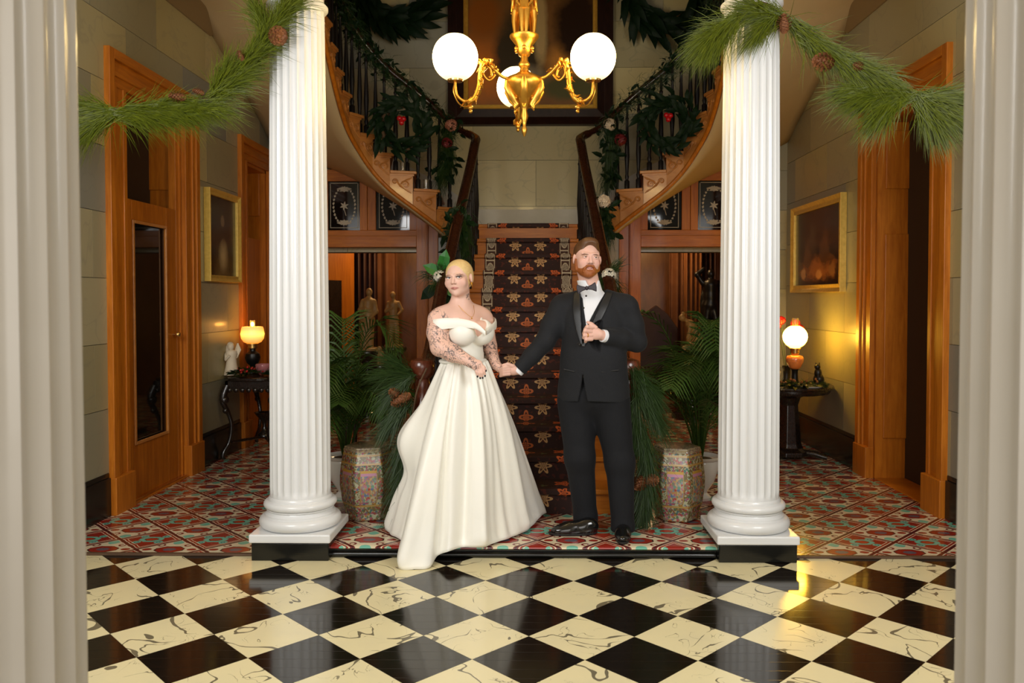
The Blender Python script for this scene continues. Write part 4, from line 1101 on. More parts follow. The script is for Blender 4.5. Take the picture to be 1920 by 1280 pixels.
        me.loops.add(len(Q) * 4); me.loops.foreach_set('vertex_index', Q.astype(np.int32).ravel())
        me.polygons.add(len(Q)); me.polygons.foreach_set('loop_start', np.arange(0, len(Q) * 4, 4, dtype=np.int32))
        me.polygons.foreach_set('use_smooth', np.ones(len(Q), bool))
        me.update(calc_edges=True); me.validate()
        if cols is not None:
            for an, arr in cols(V).items():
                at_ = me.attributes.new(an, 'FLOAT_COLOR', 'POINT')
                at_.data.foreach_set('color', np.concatenate([arr, np.ones((len(V), 1))], 1).astype(np.float32).ravel())
        o = bpy.data.objects.new(name, me); C.objects.link(o); me.materials.append(MT[mat_])
        if parent is not None: o.parent = parent; ORG[o] = ORG.get(parent, Vector())
        return o
def rotm(yaw=0, pitch=0, roll=0):
    return np.array(Matrix.Rotation(R(yaw), 3, 'Z') @ Matrix.Rotation(R(pitch), 3, 'X') @ Matrix.Rotation(R(roll), 3, 'Y'))
def V3(v): return np.array(v, float)
def head_prims(s, c, M, male, hs=(1, 1, 1), op=1.0):
    hs = V3(hs)
    L = lambda p: V3(c) + M @ (V3(p) * hs)
    E = lambda p, r, M2, *a: s.ell(L(p), V3(r) * hs, M2, *a)
    w_ = 1.03 if male else .99
    E((0, .018, .032), (.076*w_, .094, .086), M, .02)
    E((0, -.026, -.030), (.062*w_, .066, .088), M, .025)
    E((0, -.020, -.070), (.058 * (1.08 if male else .98), .056, .040), M, .02)
    E((0, -.064, -.100), (.026 if male else .020, .020, .018), M, .022)
    for sg in (-1, 1):
        E((sg * .037, -.060, -.030), (.027, .026, .030) if male else (.030, .026, .034), M, .018)
        s.cap(L((sg * .012, -.086, .023)), L((sg * .048, -.075, .026)), .0085 if male else .006, .007 if male else .005, .010)
        E((sg * .077 * w_, .010, -.008), (.009, .020, .031), M @ rotm(sg * 14), .006)
    for sg in (-1, 1): E((sg * .0315, -.099, .005), (.018, .016, .0100), M, .010, 'sub')
    for sg in (-1, 1):
        pl = [L((sg * (.0315 + .0165 * math.cos(t)), -.0825 - .0085 * math.sin(t), .0050 + .0095 * op * math.sin(t))) for t in (0, .8, 1.57, 2.34, 3.14)]
        s.chain(pl, [.0030, .0044, .0050, .0044, .003], .004)
        pl = [L((sg * (.0315 + .0165 * math.cos(t)), -.0815 - .006 * math.sin(t), .0042 - .0078 * op * math.sin(t))) for t in (0, .8, 1.57, 2.34, 3.14)]
        s.chain(pl, [.0028, .0036, .0038, .0036, .0028], .004)
    k = 1.08 if male else .86
    s.cap(L((0, -.085, .014)), L((0, -.105, -.026)), .0075 * k, .0108 * k, .008)
    for sg in (-1, 1): E((sg * .0125 * k, -.092, -.031), (.0085 * k, .0105 * k, .0075 * k), M, .006)
    lt = .0032 if male else .0046
    for sg in (-1, 1):
        s.cap(L((0, -.0925, -.0608)), L((sg * .0230, -.081, -.0622)), lt, .0022, .004)
        s.cap(L((0, -.0920, -.0690)), L((sg * .0210, -.081, -.0632)), lt * 1.2, .0022, .004)
def head_colors(V, c, M, skin, lip, brow, shadow, blush, hs=(1, 1, 1), bs_=.10, bz=.0225, bt=.0032):
    q = ((V - V3(c)) @ M) / V3(hs)
    x, y, z = q[:, 0], q[:, 1], q[:, 2]; ax = np.abs(x)
    col = np.repeat(np.array(skin)[None], len(V), 0).astype(float)
    inh = (np.abs(x) < .11) & (np.abs(y) < .13) & (z > -.13) & (z < .14)
    front = inh & (y < -.03)
    def put(mask, cc):
        m = (mask * front)[:, None]; col[:] = col * (1 - m) + np.array(cc) * m
    g = lambda d: np.exp(-d * d)
    put(.45 * g(np.hypot((ax - .045) / .022, (z + .030) / .020)), blush)
    if shadow is not None: put(.85 * np.clip(1.3 - np.hypot((ax - .034) / .023, (z - .0105) / .0100), 0, 1), shadow)
    bl = bz + bs_ * (ax - .015) - .55 * np.maximum(ax - .041, 0)
    put(np.clip(2.2 - 1.8 * np.hypot((ax - .033) / .019, (z - bl) / bt), 0, .85), brow)
    put(np.clip(3.0 - 2.6 * np.hypot(x / .0245, (z + .0648) / .0088), 0, .8) * (y < -.07), lip)
    put(.5 * np.clip(1.5 - np.hypot(x / .022, (z + .0640) / .0013), 0, 1) * (y < -.07), (.16, .04, .035))
    put(.6 * np.clip(1.5 - np.hypot((ax - .010) / .005, (z + .038) / .003), 0, 1), (.25, .08, .06))
    return col
def eyes(parent, c, M, gaze, iris, lash, hs=(1, 1, 1), op=1.0):
    L = lambda p: Vector(V3(c) + M @ (V3(p) * V3(hs)))
    for sg in (-1, 1):
        ec = L((sg * .0315, -.0785, .0050)); e = MB().ball(ec, .0122, 16, 10).build('eye', 'eye_white', parent, smooth=180)
        d = Vector(M @ V3(gaze)).normalized()
        MB().ball(ec + d * .0077, .0066, 12, 8).build('iris', iris, e, smooth=180)
        MB().ball(ec + d * .0127, .0030, 8, 6).build('pupil', 'eye_black', e, smooth=180)
        pth = [L((sg * (.0315 + .0170 * math.cos(t)), -.0845 - .0105 * math.sin(t), .0055 + .0070 * op * math.sin(t) + (.003 * max(0, math.cos(t)) if lash else 0))) for t in [i * math.pi / 8 for i in range(9)]]
        k = 1.0 if lash else .55
        MB().tube(pth, [.0022 * k, .0026 * k, .0026 * k, .0024 * k, .0022 * k, .002 * k, .0016 * k, .0014 * k, .001 * k], 6).build('eyelashes', 'eye_black' if lash else 'hair_brown', parent, smooth=60)
# ------------------------------------------------------------------ people
def skin_fn():
    c = attr('col'); tm = sep(attr('tat'))[0]; p = coord('Position')
    n1 = noise(p, 30, 4, .6, 1.5); n2 = absv(noise(p, 21, 2, .5, 2.2) - .5); n3 = noise(p, 12, 2)
    ink = mx((n2 < .020) * (n3 > .40), (n1 > .55) * (n3 > .49)) * tm
    c = mixc(ink * .78, c, (.045, .048, .060))
    return dict(col=c, rough=.42 + n1 * .1)
mat('skin', fn=skin_fn, sub=.12, spec=.4)
mat('eye_white', (.82, .80, .78), .15); mat('eye_black', (.004, .003, .003), .3); mat('iris_blue', (.07, .11, .14), .15); mat('iris_hazel', (.06, .04, .025), .15)
def hair_fn(c1, c2, sc_=(30, 30, 90)):
    def f():
        n = noise(mapv(coord('Position'), scale=sc_), 4, 3, .6); return dict(col=mixc(n, c1, c2), rough=.42, bump=n)
    return f
mat('hair_blonde', fn=hair_fn((.58, .36, .12), (.86, .66, .33), (18, 18, 60)), bs=.4, bd=.004)
mat('hair_brown', fn=hair_fn((.055, .022, .008), (.17, .075, .028), (50, 50, 50)), bs=.35, bd=.004)
mat('beard_ginger', fn=hair_fn((.20, .050, .009), (.44, .13, .025), (80, 80, 80)), bs=.5, bd=.004)
mat('satin_ivory', fn=lambda: dict(col=mixc(noise(coord('Position'), 3, 2), (.90, .875, .78), (.93, .915, .84)), rough=.42, bump=noise(coord('Position'), 9, 3, .5, .6)), bs=.10, bd=.03, sheen=.2)
mat('suit_wool', spec=.2, fn=lambda: dict(col=mixc(noise(coord('Position'), 260, 2), (.008, .0085, .010), (.019, .020, .023)), rough=.75, bump=noise(coord('Position'), 7, 3, .5, .8)), bs=.22, bd=.03, sheen=.04)
mat('trouser_wool', spec=.2, fn=lambda: dict(col=mixc(noise(coord('Position'), 260, 2), (.005, .0055, .007), (.012, .0125, .015)), rough=.75, bump=noise(mapv(coord('Position'), scale=(1, 1, .5)), 9, 3, .5, .8)), bs=.25, bd=.03, sheen=.03)
mat('satin_black', (.010, .0105, .012), .45)
mat('bow_satin', (.022, .015, .022), .4)
mat('shirt_white', fn=lambda: dict(col=(.82, .83, .86), rough=.6, bump=m_('SINE', sep(coord('Position'))[0] * 420.0)), bs=.05, bd=.004)
mat('shoe_leather', (.006, .006, .006), .14, coat=.5)
mat('nail_black', (.010, .006, .008), .2)
mat('sole', (.01, .008, .007), .7)
def frame(th):
    t = R(th); return Vector((math.cos(t), math.sin(t), 0)), Vector((math.sin(t), -math.cos(t), 0))
# ============ bride
def bride():
    B0 = Vector((at(868, 600, Y=4.95).x, 4.95, 0)); lf, fw = frame(38)
    W = lambda a, b, z: V3(B0 + lf * a + fw * b + Vector((0, 0, z)))
    M = np.array([[lf.x, fw.x, 0], [lf.y, fw.y, 0], [0, 0, 1]])
    P = lambda x, y, Y: V3(at(x, y, Y=Y))
    t = thing('person', 'person in an ivory off-shoulder satin gown looking aside and holding hands', 'person', (B0.x, B0.y, .074))
    HC = P(860, 521, 4.92); HM = rotm(-15, 3, -4); HS = (1.02, 1.0, .90)
    s = SDF((-.98, 4.45, .05), (-.10, 5.36, 1.80), .0032)
    def torso(s, e=0):
        s.ell(W(0, -.015, 1.33), (.150 + e, .105 + e, .145 + e), M, .03)
        s.ell(W(0, 0, 1.16), (.128 + e, .098 + e, .13 + e), M, .05)
        s.ell(W(0, -.015, .95), (.175 + e, .135 + e, .17 + e), M, .05)
        for sg in (-1, 1): s.ell(W(sg * .066, .098, 1.312), (.074 + e, .072 + e, .072 + e), M, .014)
    torso(s)
    s.cap(W(-.125, -.02, 1.405), W(.125, -.02, 1.405), .056, .056, .04)
    for sg in (-1, 1): s.cap(W(0, -.02, 1.47), W(sg * .13, -.02, 1.415), .046, .05, .04)
    for sg in (-1, 1):
        s.chain([W(sg * .085, 0, .92), W(sg * .08, .01, .52), W(sg * .075, -.01, .15)], [.092, .06, .042], .02); s.ell(W(sg * .075, .06, .11), (.04, .11, .033), M, .02)
    SR, ER, WR = W(-.172, -.02, 1.392), P(825, 650, 4.79), P(884, 679, 4.71)
    s.chain([SR, SR * .5 + ER * .5 + V3((-.006, 0, 0)), ER], [.058, .060, .054], .03); s.chain([ER, ER * .6 + WR * .4, WR], [.053, .049, .031], .03)
    SL, EL, WL = W(.172, -.02, 1.392), P(917, 648, 5.12), P(930, 684, 5.02)
    s.chain([SL, EL], [.056, .048], .03); s.chain([EL, WL], [.046, .030], .02)
    # right hand: palm and five fingers hanging over the skirt
    pal = P(895.5, 685, 4.692)
    s.cap(WR, P(893, 685, 4.695), .029, .026, .015); s.ell(pal, (.030, .018, .034), rotm(0, 0, 30), .015)
    tips = []
    for i, (x0, y0, x1, y1, x2, y2) in enumerate([(890.5, 689, 893, 697, 895.5, 704), (895.5, 691, 898, 699, 900.5, 707), (900.5, 691, 903, 699, 905, 706.5), (905, 689, 907.5, 696, 909.5, 703)]):
        a, b, c_ = P(x0, y0, 4.685), P(x1, y1, 4.676), P(x2, y2, 4.682)
        s.chain([a, b, c_], [.0085, .0078, .0062], .003); tips.append(c_)
    s.chain([P(901, 684, 4.69), P(907, 688, 4.685), P(911, 693.5, 4.688)], [.011, .009, .0068], .005)
    tips.append(P(911, 693.5, 4.686))
    # left hand lying in his hand
    s.cap(WL, P(936, 689, 5.0), .028, .026, .012); s.ell(P(939, 691, 5.0), (.030, .020, .026), rotm(0, 0, 20), .012)
    for i in range(4):
        s.chain([P(942, 689 + i * 3.0, 4.995 - .004 * i), P(950, 691 + i * 3, 4.99 - .004 * i), P(955, 694 + i * 3, 4.995 - .004 * i)], [.0085, .008, .0065], .003)
    s.chain([P(936, 692, 4.98), P(940, 699, 4.972), P(944, 703, 4.975)], [.0105, .009, .007], .004)
    # neck and head
    s.cap(W(0, -.03, 1.43), HC + HM @ V3((0, .022, -.05)), .060, .053, .035)
    head_prims(s, HC, HM, False, HS, .95)
    def cols(V):
        col = head_colors(V, HC, HM, (.77, .49, .39), (.46, .15, .13), (.22, .11, .05), (.12, .065, .055), (.70, .34, .27), HS)
        def seg(a, b):
            ba = b - a; u = np.clip(((V - a) @ ba) / (ba @ ba), 0, 1); return np.linalg.norm(V - (a + u[:, None] * ba), axis=1)
        tat = np.zeros(len(V))
        for a, b, r_ in ((SR * .9 + ER * .1, ER, .08), (ER, WR, .07), (EL, WL, .06), (WL, P(942, 694, 5), .04)): tat = np.maximum(tat, seg(a, b) < r_)
        nk = np.linalg.norm(V - P(877, 556, 4.93), axis=1) < .022; tat = np.maximum(tat, nk)
        hand = np.linalg.norm(V - P(892, 685, 4.68), axis=1) < .035; tat = np.maximum(tat, hand)
        q = (V - V3(HC)) @ HM                       # fair hairline at the temples
        return dict(col=col, tat=np.repeat(tat[:, None].astype(float), 3, 1))
    s.build('body', 'skin', t, 1, cols)
    eyes(t, HC, HM, (.58, -1, .05), 'iris_blue', True, HS, .95)
    m = MB()
    for p in tips: m.ball(p + V3((0, -.004, -.004)), (.0055, .0045, .0075), 10, 7)
    m.build('fingernails', 'nail_black', t, smooth=180)
    # hair
    L = lambda p: V3(HC) + HM @ (V3(p) * V3(HS))
    h = SDF(HC - .19, HC + .19, .0032)
    h.ell(L((0, .022, .034)), (.0825, .0975, .0835), HM, .02)
    h.ell(L((0, .03, -.02)), (.076, .075, .06), HM, .03)
    h.ell(L((0, .118, .01)), (.05, .035, .05), HM, .015)
    h.ell(L((-.004, -.100, -.045)), (.074, .092, .128), HM, .012, 'sub'); h.ell(L((0, -.075, -.075)), (.09, .085, .08), HM, .012, 'sub')
    for sg in (-1, 1): h.ell(L((sg * .092, -.0, -.012)), (.028, .030, .040), HM, .006, 'sub')
    h.cutf(lambda X, Y, Z: (HC[2] - .085) - Z + 0 * X + 0 * Y)
    h.build('hair', 'hair_blonde', t, 1)
    MB().ball(L((.079, .0, -.042)), .007, 10, 7).tube([L((.079, -.004, -.044)), L((.084, -.012, -.052)), L((.082, -.004, -.064)), L((.078, .006, -.056))], .003, 6).build('earring', 'gold', t, smooth=90)
    ck = [W(-.055, .035, 1.475), W(-.03, .075, 1.43), W(.0, .098, 1.405), W(.03, .08, 1.43), W(.055, .035, 1.475)]
    MB().tube(spline(ck, 24), .0012, 5).ball(ck[2] + V3((0, -.004, -.008)), .005, 8, 6).build('necklace', 'gold', t, smooth=90)
    # gown: bodice, shoulder band, skirt
    d = thing_part = None
    b = SDF((-.72, 4.66, 1.0), (-.14, 5.26, 1.46), .0036)
    torso(b, .009)
    def neck(X, Y, Z):
        a = (X - B0.x) * lf.x + (Y - B0.y) * lf.y; f = (X - B0.x) * fw.x + (Y - B0.y) * fw.y
        zn = 1.285 + np.minimum(.115, np.abs(a - .012) * 1.15 + np.maximum(np.abs(a - .012) - .03, 0) * .35)
        return Z - np.where(f > .02, zn, 1.375)
    b.cutf(neck); b.cutf(lambda X, Y, Z: 1.09 - Z + 0 * X + 0 * Y)
    bod = b.build('gown_bodice', 'satin_ivory', t, 1)
    bp = [P(910, 624, 4.745), P(893, 611, 4.758), P(868, 606, 4.762), P(840, 606, 4.768), P(818, 608, 4.778), P(807.5, 609, 4.83), P(809, 606, 4.93), P(826, 602, 5.06), P(865, 598, 5.155), P(900, 598, 5.185), P(922, 602, 5.16), P(930, 606, 5.07), P(929, 610, 4.97), P(922, 615, 4.87), P(912, 624, 4.76)]
    path = spline(bp, 84); vs = []; fs = []
    cen = V3((B0.x, B0.y, 0))
    for i, p in enumerate(path):
        u = i / 84; hh = .033 * min(1, .40 + 2.6 * min(u, 1 - u)); p = V3(p); out = V3((p[0] - cen[0], p[1] - cen[1], 0)); out /= np.linalg.norm(out) + 1e-9
        for dz, do in ((-hh, .0), (-hh * .5, .003), (hh * .4, .003), (hh * .9, -.001), (hh, -.006), (0, -.008), (-hh, -.006)): vs.append(p + out * do + V3((0, 0, dz)))
    k = 7
    for i in range(84):
        for j in range(k): fs.append((i*k+j, i*k+(j+1) % k, (i+1)*k+(j+1) % k, (i+1)*k+j))
    fs.append(tuple(range(k))); fs.append(tuple(range(84*k+k-1, 84*k-1, -1)))
    MB().add(vs, fs).build('shoulder_band', 'satin_ivory', t, smooth=70)
    hem = [at(751, 1063, z=.006), at(780, 1067, z=.004), at(805, 1064, z=.006), at(820, 1042, z=.045), at(840, 1034, z=.082), at(868, 1026, z=.086), at(905, 1024, z=.086), at(944, 1013, z=.086), at(976, 999, z=.088), at(1004, 982, z=.092), at(1016, 966, z=.10),
           Vector((.075, 5.33, .10)), Vector((-.12, 5.36, .09)), Vector((-.42, 5.36, .09)), Vector((-.76, 5.34, .09)), at(729, 986, z=.088), at(732, 1001, z=.086), at(750, 1016, z=.084)]
    n = 324; rows = 64; nh = len(hem)
    hp = spline(hem[-2:] + hem + hem[:3], 18 * (nh + 4))[36:36 + 18 * nh]
    n = len(hp); vs = []; zw = 1.135
    cx, cy = B0.x + .01, B0.y
    for r_ in range(rows + 1):
        tt = r_ / rows
        for i, hq in enumerate(hp):
            ph = math.atan2(hq.y - cy, hq.x - cx)
            dl = Vector((math.cos(ph), math.sin(ph), 0)); la, fa = dl.dot(lf), dl.dot(fw)
            rw = 1 / math.sqrt((la / .142) ** 2 + (fa / .112) ** 2)
            rh = math.hypot(hq.x - cx, hq.y - cy)
            g = tt ** .92
            rr = rw + (rh - rw) * g + .035 * math.sin(math.pi * min(tt * 1.15, 1)) * (1 - .6 * tt)
            lfk = math.exp(-((ph % (2*math.pi)) - math.pi * 1.03) ** 2 / .16)
            rr += lfk * (.085 * math.exp(-((tt - .44) / .15) ** 2) - .035 * math.exp(-((tt - .66) / .10) ** 2))
            amp = (.006 + .030 * tt ** 1.1) * (1 - .25 * tt)
            q = ph + .10 * math.sin(2.5 * tt + ph)
            fold = math.sin(6 * q + .9 + 1.2 * tt) + .6 * math.sin(11 * q + 2.1 - .9 * tt) + .25 * math.sin(23 * q + .4)
            fold = math.copysign(abs(fold / 1.85) ** 1.25, fold)
            pleat = .006 * (1 - tt) ** 3 * math.sin(22 * ph)
            rr += amp * fold * 1.9 * (1 if tt < .96 else (1 - (tt - .96) * 16)) + pleat
            z = zw + (hq.z - zw) * tt
            vs.append((cx + dl.x * rr, cy + dl.y * rr, z))
    fs = []
    for r_ in range(rows):
        for i in range(n):
            j = (i + 1) % n; fs.append((r_*n+i, (r_+1)*n+i, (r_+1)*n+j, r_*n+j))
    sk = MB().add(vs, fs).build('gown_skirt', 'satin_ivory', t, smooth=180)
    so = sk.modifiers.new('thick', 'SOLIDIFY'); so.thickness = .004; so.offset = -1
    wb_ = [W(.146 * math.sin(2*math.pi*i/40), .116 * math.cos(2*math.pi*i/40), 1.135) for i in range(41)]
    MB().tube(wb_, .010, 8, cap=False, flat=1.0).build('waist_seam', 'satin_ivory', t, smooth=180)
bride()
# ============ groom
def groom():
    G0 = Vector((at(1113, 640, Y=5.0).x, 5.0, 0)); lf, fw = frame(-9)
    W = lambda a, b, z: V3(G0 + lf * a + fw * b + Vector((0, 0, z)))
    M = np.array([[lf.x, fw.x, 0], [lf.y, fw.y, 0], [0, 0, 1]])
    P = lambda x, y, Y: V3(at(x, y, Y=Y))
    t = thing('person', 'person in a black shawl-collar tuxedo and bow tie gripping the lapel', 'person', (G0.x, G0.y, .074))
    HC = P(1101, 484.5, 4.95); HM = rotm(9, 0, 3); HS = (1.0, 1.0, .955)
    ab = lambda X, Y: ((X - G0.x) * lf.x + (Y - G0.y) * lf.y, (X - G0.x) * fw.x + (Y - G0.y) * fw.y)
    SR, ER, WR = W(-.205, -.005, 1.455), P(1022, 640, 4.99), P(974, 692, 4.99)
    SL, EL, WL = W(.205, -.005, 1.455), P(1194, 641, 4.98), P(1134, 630, 4.83)
    s = SDF((-.22, 4.66, .07), (.74, 5.24, 1.93), .0034)
    s.ell(W(0, -.01, 1.33), (.17, .10, .20), M, .04); s.ell(W(0, 0, 1.08), (.16, .10, .2), M, .05); s.ell(W(0, 0, .92), (.16, .1, .12), M, .05)
    s.cap(W(-.16, -.01, 1.45), W(.16, -.01, 1.45), .05, .05, .04)
    s.chain([SR, ER, WR], [.048, .04, .030], .02); s.chain([SL, EL, WL], [.048, .04, .030], .02)
    s.chain([W(-.1, 0, .88), P(1086, 862, 4.98), P(1098, 970, 5.0)], [.085, .06, .04], .02); s.chain([W(.1, 0, .88), P(1161, 866, 4.95), P(1169, 980, 4.9)], [.085, .06, .04], .02)
    # left fist on the lapel
    s.cap(WL, P(1124, 627, 4.805), .031, .030, .015); s.ell(P(1116, 625, 4.80), (.034, .024, .038), rotm(0, 0, 8), .015)
    for i, (x0, y0, x1, y1, x2, y2) in enumerate([(1110, 613.5, 1101, 612.5, 1097, 617), (1108, 621, 1097, 620, 1094.5, 625), (1108, 628.5, 1096, 628.5, 1094.5, 633), (1109, 635.5, 1099, 636, 1098, 640)]):
        s.chain([P(x0, y0, 4.785), P(x1, y1, 4.768), P(x2, y2, 4.785)], [.0125, .0118, .0100], .003)
    s.chain([P(1117, 614, 4.79), P(1109, 607.5, 4.785), P(1102, 604, 4.79)], [.013, .0115, .009], .005)
    # right hand closing on hers
    s.cap(WR, P(966, 693, 4.985), .031, .031, .015); s.ell(P(960, 693, 4.985), (.036, .026, .034), rotm(0, 0, -10), .015)
    for i in range(4):
        s.chain([P(955, 687 + i * 4.6, 4.962), P(944, 688.5 + i * 4.6, 4.950), P(938.5, 692 + i * 4.2, 4.966)], [.0115, .0105, .0088], .003)
    s.chain([P(962, 686, 4.965), P(952, 682.5, 4.955), P(943, 684.5, 4.962)], [.0125, .011, .009], .004)
    s.cap(W(0, -.02, 1.48), HC + HM @ V3((0, .022, -.05)), .064, .060, .03)
    head_prims(s, HC, HM, True, HS, .78)
    def cols(V):
        col = head_colors(V, HC, HM, (.74, .45, .36), (.52, .22, .18), (.13, .058, .025), None, (.70, .31, .25), HS, .05, .0195, .0050)
        return dict(col=col, tat=np.zeros((len(V), 3)))
    s.build('body', 'skin', t, 1, cols)
    eyes(t, HC, HM, (.26, -1, .02), 'iris_hazel', False, HS, .78)
    L = lambda p: V3(HC) + HM @ (V3(p) * V3(HS))
    h = SDF(HC - .19, HC + .19, .0034)
    h.ell(L((0, .024, .038)), (.0810, .0975, .088), HM, .02); h.ell(L((.004, -.034, .098)), (.052, .046, .034), HM, .03)
    h.ell(L((.004, -.108, -.030)), (.074, .084, .132), HM, .006, 'sub'); h.ell(L((0, -.085, -.07)), (.09, .075, .085), HM, .006, 'sub')
    for sg in (-1, 1): h.ell(L((sg * .095, -.0, -.018)), (.030, .030, .038), HM, .006, 'sub')
    h.cutf(lambda X, Y, Z: (HC[2] - .05) - Z + 0 * X + 0 * Y)
    h.build('hair', 'hair_brown', t, 1)
    b = SDF(HC - .17, HC + .12, .003)
    b.ell(L((0, -.024, -.066)), (.0645, .065, .056), HM, .015); b.ell(L((0, -.062, -.100)), (.032, .032, .028), HM, .02)
    for sg in (-1, 1): b.cap(L((sg * .068, -.012, -.015)), L((sg * .064, -.02, -.07)), .011, .014, .015)
    b.ell(L((0, -.110, -.024)), (.058, .075, .052), HM, .010, 'sub')
    b.ell(L((0, -.115, -.0655)), (.016, .030, .0042), HM, .003, 'sub')
    for sg in (-1, 1): b.chain([L((0, -.0985, -.0495)), L((sg * .018, -.0945, -.052)), L((sg * .031, -.082, -.068)), L((sg * .034, -.074, -.085))], [.0055, .0065, .007, .008], .008)
    b.ell(L((0, .05, -.09)), (.06, .06, .05), HM, .01, 'sub')
    b.build('beard', 'beard_ginger', t, 1)
    # clothes
    def torso(s, e=0.0, sl=True):
        s.ell(W(0, -.005, 1.37), (.208 + e, .138 + e, .19 + e), M, .04)
        s.ell(W(0, .015, 1.15), (.206 + e, .152 + e, .24 + e), M, .07)
        s.ell(W(0, .0, .93), (.224 + e, .160 + e, .26 + e), M, .07)
        s.cap(W(-.178, -.01, 1.478), W(.178, -.01, 1.478), .058 + e, .058 + e, .04)
        for sg in (-1, 1): s.cap(W(sg * .03, -.02, 1.535), W(sg * .19, -.01, 1.482), .052 + e, .056 + e, .03)
    lo, hi = (-.12, 4.68, .80), (.80, 5.26, 1.66)
    wv = lambda Z: .078 * np.clip((Z - 1.235) / .30, 0, 1.25)
    ac = lambda Z: -.052 * np.clip((1.55 - Z) / .315, 0, 1)
    j = SDF(lo, hi, .0045); torso(j)
    j.chain([SR, SR * .5 + ER * .5, ER], [.074, .068, .060], .035); j.chain([ER, ER * .5 + WR * .5, WR], [.060, .053, .045], .02)
    j.chain([SL, SL * .5 + EL * .5, EL], [.074, .069, .062], .035); j.chain([EL, EL * .5 + WL * .5, WL * .97 + EL * .03], [.060, .056, .047], .02)
    def hemcut(X, Y, Z):
        a, f = ab(X, Y); inarm = (np.abs(a) > .245)
        return np.where(inarm, -1.0, .885 + .012 * np.cos(a * 9) - Z)
    j.cutf(hemcut)
    def cuffcut(p, e):            # flat sleeve end
        d_ = (p - e) / np.linalg.norm(p - e)
        return lambda X, Y, Z: np.where((X - p[0])**2 + (Y - p[1])**2 + (Z - p[2])**2 < .01, (X - p[0]) * d_[0] + (Y - p[1]) * d_[1] + (Z - p[2]) * d_[2], -1.0)
    j.cutf(cuffcut(WR, ER)); j.cutf(cuffcut(WL, EL))
    full = j.F.copy()
    def vcut(X, Y, Z):
        a, f = ab(X, Y); return np.where((f > .0) & (Z > 1.235), wv(Z) - np.abs(a - ac(Z)), -1.0)
    def tail(X, Y, Z):
        a, f = ab(X, Y); return np.where((f > .04) & (Z < 1.09), (1.09 - Z) ** 1.5 * .36 - np.abs(a + .052), -1.0)
    j.cutf(vcut); j.cutf(tail); j.ell(W(0, .0, 1.60), (.082, .095, .075), M, .008, 'sub')
    jk = j.build('jacket', 'suit_wool', t, 1)
    l = SDF(lo, hi, .0045); l.F = full - .007
    def lap(X, Y, Z):
        a, f = ab(X, Y); e = np.abs(a - ac(Z)) - wv(Z)
        wd = .012 + .036 * np.clip(np.sin(np.clip((Z - 1.225) / .36, 0, 1) * 2.6), 0, 1)
        d_ = np.maximum(-e - .002, e - wd)
        return np.maximum(np.maximum(d_, 1.225 - Z), -(f - .03))
    l.cutf(lap); l.ell(W(0, .0, 1.60), (.078, .09, .06), M, .006, 'sub')
    l.build('shawl_lapel', 'satin_black', jk, 1)
    sh = SDF((.1, 4.7, 1.15), (.65, 5.2, 1.64), .0042); torso(sh, -.020)
    sh.cutf(lambda X, Y, Z: np.where(ab(X, Y)[1] > .0, np.abs(ab(X, Y)[0] - ac(Z)) - wv(Z) - .012, 1.0)); sh.cutf(lambda X, Y, Z: 1.30 - Z + 0 * X + 0 * Y)
    sh.cap(W(0, .0, 1.50), HC + HM @ V3((0, .015, -.085)), .069, .066, .02); sh.cutf(lambda X, Y, Z: Z - 1.628 + 0 * X + 0 * Y)
    sh.ell(W(0, .085, 1.635), (.040, .055, .050), M, .006, 'sub')
    st = sh.build('shirt', 'shirt_white', t, 1)
    ve = SDF((.1, 4.7, 1.05), (.65, 5.2, 1.64), .0042); torso(ve, -.012)
    def vreg(X, Y, Z):
        a, f = ab(X, Y); w2 = .064 * np.clip((Z - 1.345) / .19, 0, 1.3)
        return np.maximum(np.where(f > 0, np.abs(a - ac(Z)) - wv(Z) - .03, 1.0), np.where(Z > 1.345, w2 - np.abs(a - ac(Z)), -1.0))
    ve.cutf(vreg); ve.build('waistcoat', 'suit_wool', t, 1)
    # bow tie, studs, cuffs, button
    bc = Vector(at(1100, 540, Y=4.822)); m = MB(); tl = Matrix.Rotation(R(-8), 3, 'Y')
    for sg in (-1, 1):
        o = [(.006, .009), (.030, .017), (.056, .030), (.060, .0), (.056, -.030), (.030, -.015), (.006, -.009)]
        o = [(sg * a, c_) for a, c_ in o]
        if sg < 0: o = o[::-1]
        m.prism([bc + tl @ Vector((a, .010, c_)) for a, c_ in o], (0, -.020, 0))
    bt = m.build('bow_tie', 'bow_satin', t, bevel=.005)
    MB().ball(bc + Vector((0, -.008, 0)), (.011, .010, .013), 10, 8).build('knot', 'bow_satin', bt, smooth=180)
    for (x, y) in ((1099, 554.5), (1094.5, 577)): MB().ball(at(x, y, Y=4.838), (.006, .004, .006), 10, 7).build('stud', 'eye_black', st, smooth=180)
    for (w1, e1) in ((WR, ER), (WL, EL)):
        d_ = (w1 - e1) / np.linalg.norm(w1 - e1)
        MB().tube([w1 - d_ * .03, w1 + d_ * .020, w1 + d_ * .0225, w1 + d_ * .015], [.040, .038, .035, .034], 20).build('shirt_cuff', 'shirt_white', t, smooth=50)
    MB().ball(at(1087, 646, Y=4.845), (.009, .005, .009), 10, 7).build('button', 'eye_black', jk, smooth=180)
    MB().tube([P(1100.5, 628.5, 4.772), P(1102, 628.5, 4.774)], .0126, 14).build('ring', 'gold', t, smooth=60)
    pk = W(.10, .152, 1.03); MB().tube([W(.06, .158, 1.075), W(.16, .12, 1.085)], .005, 6).tube([W(-.17, .115, 1.085), W(-.10, .148, 1.075)], .005, 6).build('pocket_flap', 'satin_black', jk, smooth=60)
    # trousers
    tr = SDF((.06, 4.66, .085), (.74, 5.26, 1.05), .0045)
    tr.ell(W(0, -.005, .93), (.208, .145, .15), M, .04)
